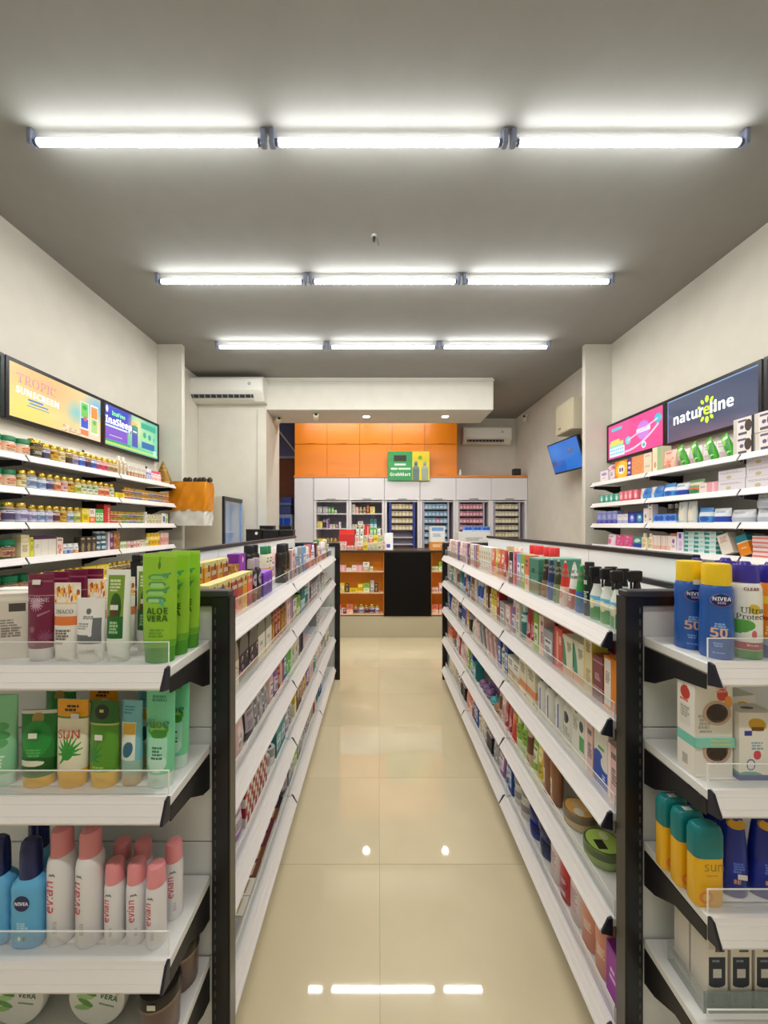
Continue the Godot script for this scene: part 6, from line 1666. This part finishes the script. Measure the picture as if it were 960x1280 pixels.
func left_bottom() -> void:
	var y := 0.405
	for k in 2:
		var x: float = [-0.815, -0.632][k]
		var o := node(self, "aloe_tub", Vector3(x, y + 0.0655, -0.885), Vector3(0, 0, [-6, -14][k]))
		tag(o, "round white aloe tub standing on edge, %s one" % ["left", "right"][k], "tub", EG_L)
		mi(o, "body", loft([[-0.06, 0.056, 0.056], [-0.055, 0.06, 0.06], [0.0, 0.062, 0.062]], 28), mat("#dfe6da", 0.3), Vector3.ZERO, Vector3(90, 0, 0))
		mi(o, "lid", loft([[0.0, 0.064, 0.064], [0.012, 0.0645, 0.0645], [0.016, 0.062, 0.062]], 32, "!b #e9ebe4"), atlas_shine, Vector3.ZERO, Vector3(90, 0, 0))
		for q in 5:
			mi(o, "aloe_print", loft([[0, 0.022 - 0.001 * q, 0.0055], [0.0006, 0.022 - 0.001 * q, 0.0055]], 16), mat(["#8cc06a", "#5f9e4a", "#b4d894", "#6aa850", "#9aca78"][q], 0.4), Vector3(-0.026 + 0.004 * (q % 2), 0.02 - q * 0.012, 0.016), Vector3(90, 0, 0)).basis = Basis(Vector3.BACK, [0.25, -0.2, 0.15, -0.3, 0.2][q]) * Basis(Vector3.RIGHT, PI / 2)
		var m := mat("#4a7a58", 0.4)
		text(o, "ALOE", 0.0165, Vector3(0.026, 0.024, 0.0165), m, font_bold)
		text(o, "VERA", 0.0165, Vector3(0.026, 0.008, 0.0165), m, font_bold)
		mi(o, "small_print", slab(Vector3(0.008, -0.012, 0.016), Vector3(0.042, -0.009, 0.0166)), mat("#8aa890", 0.4))
	for k in 2:
		var o := node(self, "body_butter_jar", Vector3([-0.49, -0.492][k], y + 0.0006, -[0.87, 0.962][k]))
		tag(o, "brown cream jar with black lid on bottom end shelf, %s one" % ["front", "rear"][k], "jar", EG_L)
		mi(o, "body", loft([[0, 0.036, 0.036], [0.004, 0.04, 0.04], [0.08, 0.042, 0.042]], 26, "!b #6a5248;t 20 40 60 3 #a88a78;c 50 70 18 12 #7a6256"), atlas_shine)
		var l := mi(o, "lid", loft([[0.08, 0.0435, 0.0435], [0.1, 0.0435, 0.0435], [0.106, 0.041, 0.041], [0.106, 0.037, 0.037], [0.1, 0.035, 0.035]], 28), mat("#241e1c", 0.3))
		mi(l, "lid_rim", loft([[0.079, 0.0442, 0.0442], [0.084, 0.0442, 0.0442]], 28), mat("#8a7a6c", 0.3, 0.5))
		if k == 0:
			sticker(o, 0.005, 0.095, 0.044)
	for k in 3:
		var o := hero(["yellow_bottle", "", "bottle", "slim", 0.04, 0.11, 0.04, "", "#e8b010", "C#e8b41c#3a4a8a#f8ecb0"], Vector3(-0.455 - k * 0.046, 0.15, -0.9 - 0.02 * (k % 2)), 0, "yellow capped bottle on the lowest end shelf, %s from the post" % ORD[k], EG_L)
		o.rotation_degrees.y = 5.0 * k

func can_body(o: Node3D, r: float, h: float, waist: float, tile: String, cap: String, round_cap: bool) -> void:
	mi(o, "body", loft([[0, r * 0.93, r * 0.93], [0.004, r, r], [h * 0.34, r, r], [h * 0.52, r * waist, r * waist], [h * 0.64, r * 0.99, r * 0.99], [h * 0.72, r * 0.97, r * 0.97], [h * 0.77, r * 0.86, r * 0.86], [h * 0.785, r * 0.78, r * 0.78]], 28, tile), atlas_shine)
	if round_cap:
		mi(o, "cap", loft([[h * 0.785, r * 0.84, r * 0.84], [h * 0.9, r * 0.83, r * 0.83], [h * 0.965, r * 0.7, r * 0.7], [h * 0.97, r * 0.4, r * 0.4], [h, r * 0.3, r * 0.3]], 26), mat(cap, 0.25))
	else:
		mi(o, "cap", loft([[h * 0.77, r * 0.88, r * 0.88], [h * 0.97, r * 0.86, r * 0.86], [h * 0.995, r * 0.8, r * 0.8], [h, r * 0.7, r * 0.7]], 26), mat(cap, 0.25))

func right_top() -> void:
	var y := 1.24
	var np := [[0.752, 0.862, "front blue sun spray with yellow cap"], [0.745, 0.927, "rear blue sun spray with yellow cap"]]
	for k in 2:
		var o := node(self, "sun_spray", Vector3(np[k][0], y + 0.0006, -np[k][1]), Vector3(0, [-24, -20][k], 0))
		tag(o, np[k][2] + ", top right end shelf", "spray can", EG_R)
		can_body(o, 0.0305, 0.206, 0.94, "!b #2a5cae;t 26 52 46 3 #8ab4e8 1.6;t 26 78 30 2 #7aa4dc 1.6;t 26 90 40 1 #7aa4dc 1.4", "#f0c81c", false)
		mi(o, "badge", loft([[0, 0.0195, 0.0145], [0.0007, 0.0195, 0.0145]], 26), mat("#8a80b8", 0.35), Vector3(0.0, 0.128, 0.0288), Vector3(90, 0, 0))
		mi(o, "badge_face", loft([[0, 0.018, 0.013], [0.0007, 0.018, 0.013]], 26), mat("#1a1f5e", 0.3), Vector3(0.0, 0.128, 0.0296), Vector3(90, 0, 0))
		text(o, "NIVEA", 0.011, Vector3(0.0, 0.131, 0.0305), mat("#f2f4fa", 0.4), font_bold)
		text(o, "SUN", 0.0075, Vector3(0.0, 0.1225, 0.0305), mat("#c8b8e8", 0.4), font_bold)
		text(o, "50", 0.028, Vector3(-0.004, 0.057, 0), mat("#e8b898", 0.4), font_bold, Vector3.ZERO, Vector2(0.0305, 0.0305))
		if k == 1:
			sticker(o, 0.006, 0.158, 0.0285)
	var w := node(self, "sun_spray", Vector3(0.815, y + 0.0006, -0.862), Vector3(0, -28, 0))
	tag(w, "white and green sun spray with purple cap", "spray can", EG_R)
	can_body(w, 0.03, 0.21, 1.0, "!b #efeee6;c 26 56 40 8 #5aa848 -0.6;r 0 52 30 14 #5aa848;r 0 78 100 8 #b02a40;r 0 88 100 12 #4f9e46;c 66 34 15 6 #e0b832 0.6;t 40 80 46 1 #f0d0d4;c 64 66 7 5 #d86a78", "#3a2f9a", true)
	text(w, "CLEAR", 0.009, Vector3(0.004, 0.152, 0), mat("#8a4a5a", 0.4), font_bold, Vector3.ZERO, Vector2(0.03, 0.0295))
	text(w, "Ultra", 0.017, Vector3(0.006, 0.106, 0), mat("#2c5a34", 0.4), font_serif, Vector3.ZERO, Vector2(0.03, 0.03))
	text(w, "Protect", 0.015, Vector3(0.004, 0.092, 0), mat("#2c3a34", 0.4), font_serif, Vector3.ZERO, Vector2(0.03, 0.03))
	var op := [[0.794, 0.966, "rear left orange sun spray behind the blue ones"], [0.878, 0.865, "orange sun spray cut by the right picture edge"]]
	for k in 2:
		var o := node(self, "sun_spray", Vector3(op[k][0], y + 0.0006, -op[k][1]), Vector3(0, -26, 0))
		tag(o, op[k][2], "spray can", EG_R)
		can_body(o, 0.03, 0.208, 1.0, "!b #ee8a22;r 10 18 46 10 #f2d040;c 46 36 20 6 #5a2a18;r 10 46 50 4 #b84a1a;r 0 80 100 20 #2440a8;c 50 78 40 6 #7aa8c8;t 16 58 50 3 #f8d890", "#3a2f9a", true)
	var v := node(self, "sun_spray", Vector3(0.856, y + 0.0006, -0.955), Vector3(0, -20, 0))
	tag(v, "rear white sun spray with purple cap", "spray can", EG_R)
	can_body(v, 0.029, 0.21, 1.0, "!b #ecebe4;r 0 40 100 20 #5aa848;r 0 78 100 8 #b02a40", "#3a2f9a", true)

func right_second() -> void:
	var y := 0.973
	var b := node(self, "gift_carton", Vector3(0.742, y + 0.0006, -0.882))
	tag(b, "white gift carton with sunglasses behind round windows", "box", EG_R)
	mi(b, "carton", carton_mesh(0.082, 0.207, 0.052, "!b #e8e4da;r 0 58 100 10 #7accb8;c 72 12 14 6 #d84a38;c 88 20 10 6 #f0a040;t 8 34 36 5 #b8b0a8;t 52 4 40 2 #d8a8a0"), atlas_mat)
	mi(b, "side_print", carton_mesh(0.05, 0.205, 0.0006, "!b #ebe7de;c 46 14 26 7 #c84034;t 16 22 60 1 #d86a60 2;r 14 28 60 22 #dedad0;t 18 30 52 4 #a8a49c 1.6;r 0 58 100 10 #7accb8;r 30 82 30 10 #b8b4aa"), atlas_mat, Vector3(-0.0415, 0.0006, 0), Vector3(0, -90, 0))
	for k in 2:
		mi(b, "window_rim", loft([[0, 0.031, 0.027], [0.001, 0.031, 0.027]], 26), mat("#c8a890", 0.4), Vector3(0.006, 0.142 - k * 0.085, 0.0262), Vector3(90, 0, 0))
		mi(b, "sunglass_lens", loft([[0, 0.024, 0.021], [0.003, 0.018, 0.015]], 26), mat("#3a2820", 0.1), Vector3(0.006, 0.142 - k * 0.085, 0.0272), Vector3(90, 0, 0))
	mi(b, "teal_strap", slab(Vector3(-0.0412, 0.068, 0.0262), Vector3(0.0412, 0.088, 0.0312)), mat("#86cfbc", 0.45))
	for q in 2:
		mi(b, "printed_line", slab(Vector3(-0.012, 0.0805 - q * 0.009, 0.0312), Vector3(0.034, 0.0855 - q * 0.009, 0.0317)), mat("#b9cf9a", 0.45))
	for k in 2:
		var c := hero(["sunscreen_carton", "", "box", "carton", 0.076, 0.148, 0.045, "", "", "!b #ece8de;c 52 18 24 9 #d8a82c 0.5;r 36 22 34 5 #6a4a1c;r 16 28 20 6 #3a3a98;t 34 44 40 3 #8aa8b8;c 52 62 10 6 #d84a5a;c 34 76 12 8 #3a4a98;c 34 76 9 6 #ece8de;c 30 94 40 8 #3f9a84;r 0 92 100 8 #2a44a0"], Vector3([0.826, 0.868][k], y, -[0.868, 0.95][k]), [0, 8][k], ["white sunscreen carton with yellow emblem beside the sunglasses carton", "white sunscreen carton standing behind the others"][k], EG_R)
		if k == 0:
			mi(c, "lid_slot", loft([[0, 0.014, 0.006], [0.0006, 0.014, 0.006]], 18), mat("#6a6050", 0.4), Vector3(0, 0.148, 0.0))

func right_third() -> void:
	var y := 0.707
	for k in 3:
		var z: float = [0.85, 0.893, 0.936][k]
		var x: float = [0.716, 0.712, 0.709][k]
		var o := node(self, "sun_bottle", Vector3(x, y + 0.0006, -z))
		tag(o, "yellow sun bottle with teal cap, %s from the front" % ORD[k], "bottle", EG_R)
		mi(o, "body", loft([[0, 0.03, 0.016, 4.0], [0.003, 0.0315, 0.0175, 4.0], [0.105, 0.0315, 0.0175, 4.0]], 30, "!b #f0b814;c 34 78 22 12 #ec8a3a;c 34 78 12 7 #f2c44a;t 30 34 44 1 #b88a14 1.6"), atlas_shine)
		mi(o, "cap", loft([[0.105, 0.0322, 0.0182, 4.0], [0.152, 0.0322, 0.0182, 4.0], [0.166, 0.029, 0.0165, 3.4], [0.17, 0.024, 0.013, 3.0]], 30), mat("#127a7c", 0.28))
		text(o, "sun", 0.027, Vector3(0.006, 0.088, 0.0176), mat("#a88a1c", 0.4), font_reg)
		if k > 0:
			mi(o, "price_sticker", slab(Vector3(-0.009, 0, -0.006), Vector3(0.009, 0.0006, 0.006)), mat("#e9e6e0", 0.5), Vector3(0, 0.1702, 0))
	var bp := [[0.796, 0.872], [0.862, 0.868], [0.772, 0.962], [0.83, 0.962]]
	for k in 4:
		var o := node(self, "sun_lotion", Vector3(bp[k][0], y + 0.0006, -bp[k][1]), Vector3(0, -12, 0))
		tag(o, "royal blue sun lotion bottle, %s, %s from the left" % ["front row" if k < 2 else "back row", ORD[k % 2]], "bottle", EG_R)
		mi(o, "body", loft([[0, 0.026, 0.017], [0.004, 0.0285, 0.02], [0.1, 0.0275, 0.02], [0.15, 0.022, 0.017], [0.17, 0.018, 0.013], [0.176, 0.012, 0.008]], 22, "!b #122a9c;t 34 56 40 4 #5a78d0 1.6;t 36 76 26 1 #e0a070 5"), atlas_shine)
		if k < 2:
			mi(o, "yellow_cap", loft([[0, 0.0185, 0.011], [0.004, 0.017, 0.0095]], 20), mat("#e0a818", 0.3), Vector3(0.0, 0.16, 0.0125), Vector3(62, 0, 0))
			sticker(o, 0.008, 0.05, 0.021)
		else:
			sticker(o, 0.0, 0.13, 0.019)

func right_bottom() -> void:
	var y := 0.451
	for r in 2:
		for k in 3:
			var c := hero(["serum_carton", "", "box", "carton", 0.046, 0.158, 0.045, "", "", "!b #e6e1d8;r 8 4 30 12 #c8c4bc;r 40 6 44 14 #5a5a5e;r 10 28 78 36 #2c3444;c 48 64 39 5 #2c3444;r 30 44 40 12 #d8d8d4;t 22 32 50 1 #8a94a4 2;t 12 76 30 4 #c0bab0"], Vector3(0.755 + k * 0.0535, y + 0.0016, -0.885 - r * 0.05), 0, "white serum carton with navy panel, %s row, %s from left" % [["front", "rear"][r], ORD[k]], EG_R)
			if r == 0:
				mi(c, "hook_tab", slab(Vector3(-0.016, 0.158, -0.004), Vector3(0.016, 0.172, -0.0034)), mat("#ddd8d0", 0.5))
	var t := thing("display_tray", "clear tray holding the white serum cartons", "tray", Vector3(0.835, y + 0.0006, -0.908), 0, EG_R)
	mi(t, "tray_floor", slab(Vector3(-0.115, 0, -0.055), Vector3(0.115, 0.0008, 0.052)), clear_mat("#cfd6d2", 0.3))
	mi(t, "tray_front", slab(Vector3(-0.115, 0, 0.0505), Vector3(0.115, 0.048, 0.052)), clear_mat("#8a9a94", 0.45))
	mi(t, "tray_side", slab(Vector3(-0.1165, 0, -0.055), Vector3(-0.115, 0.048, 0.052)), clear_mat("#b8c2be", 0.3))
	mi(t, "tray_side", slab(Vector3(0.115, 0, -0.055), Vector3(0.1165, 0.048, 0.052)), clear_mat("#b8c2be", 0.3))
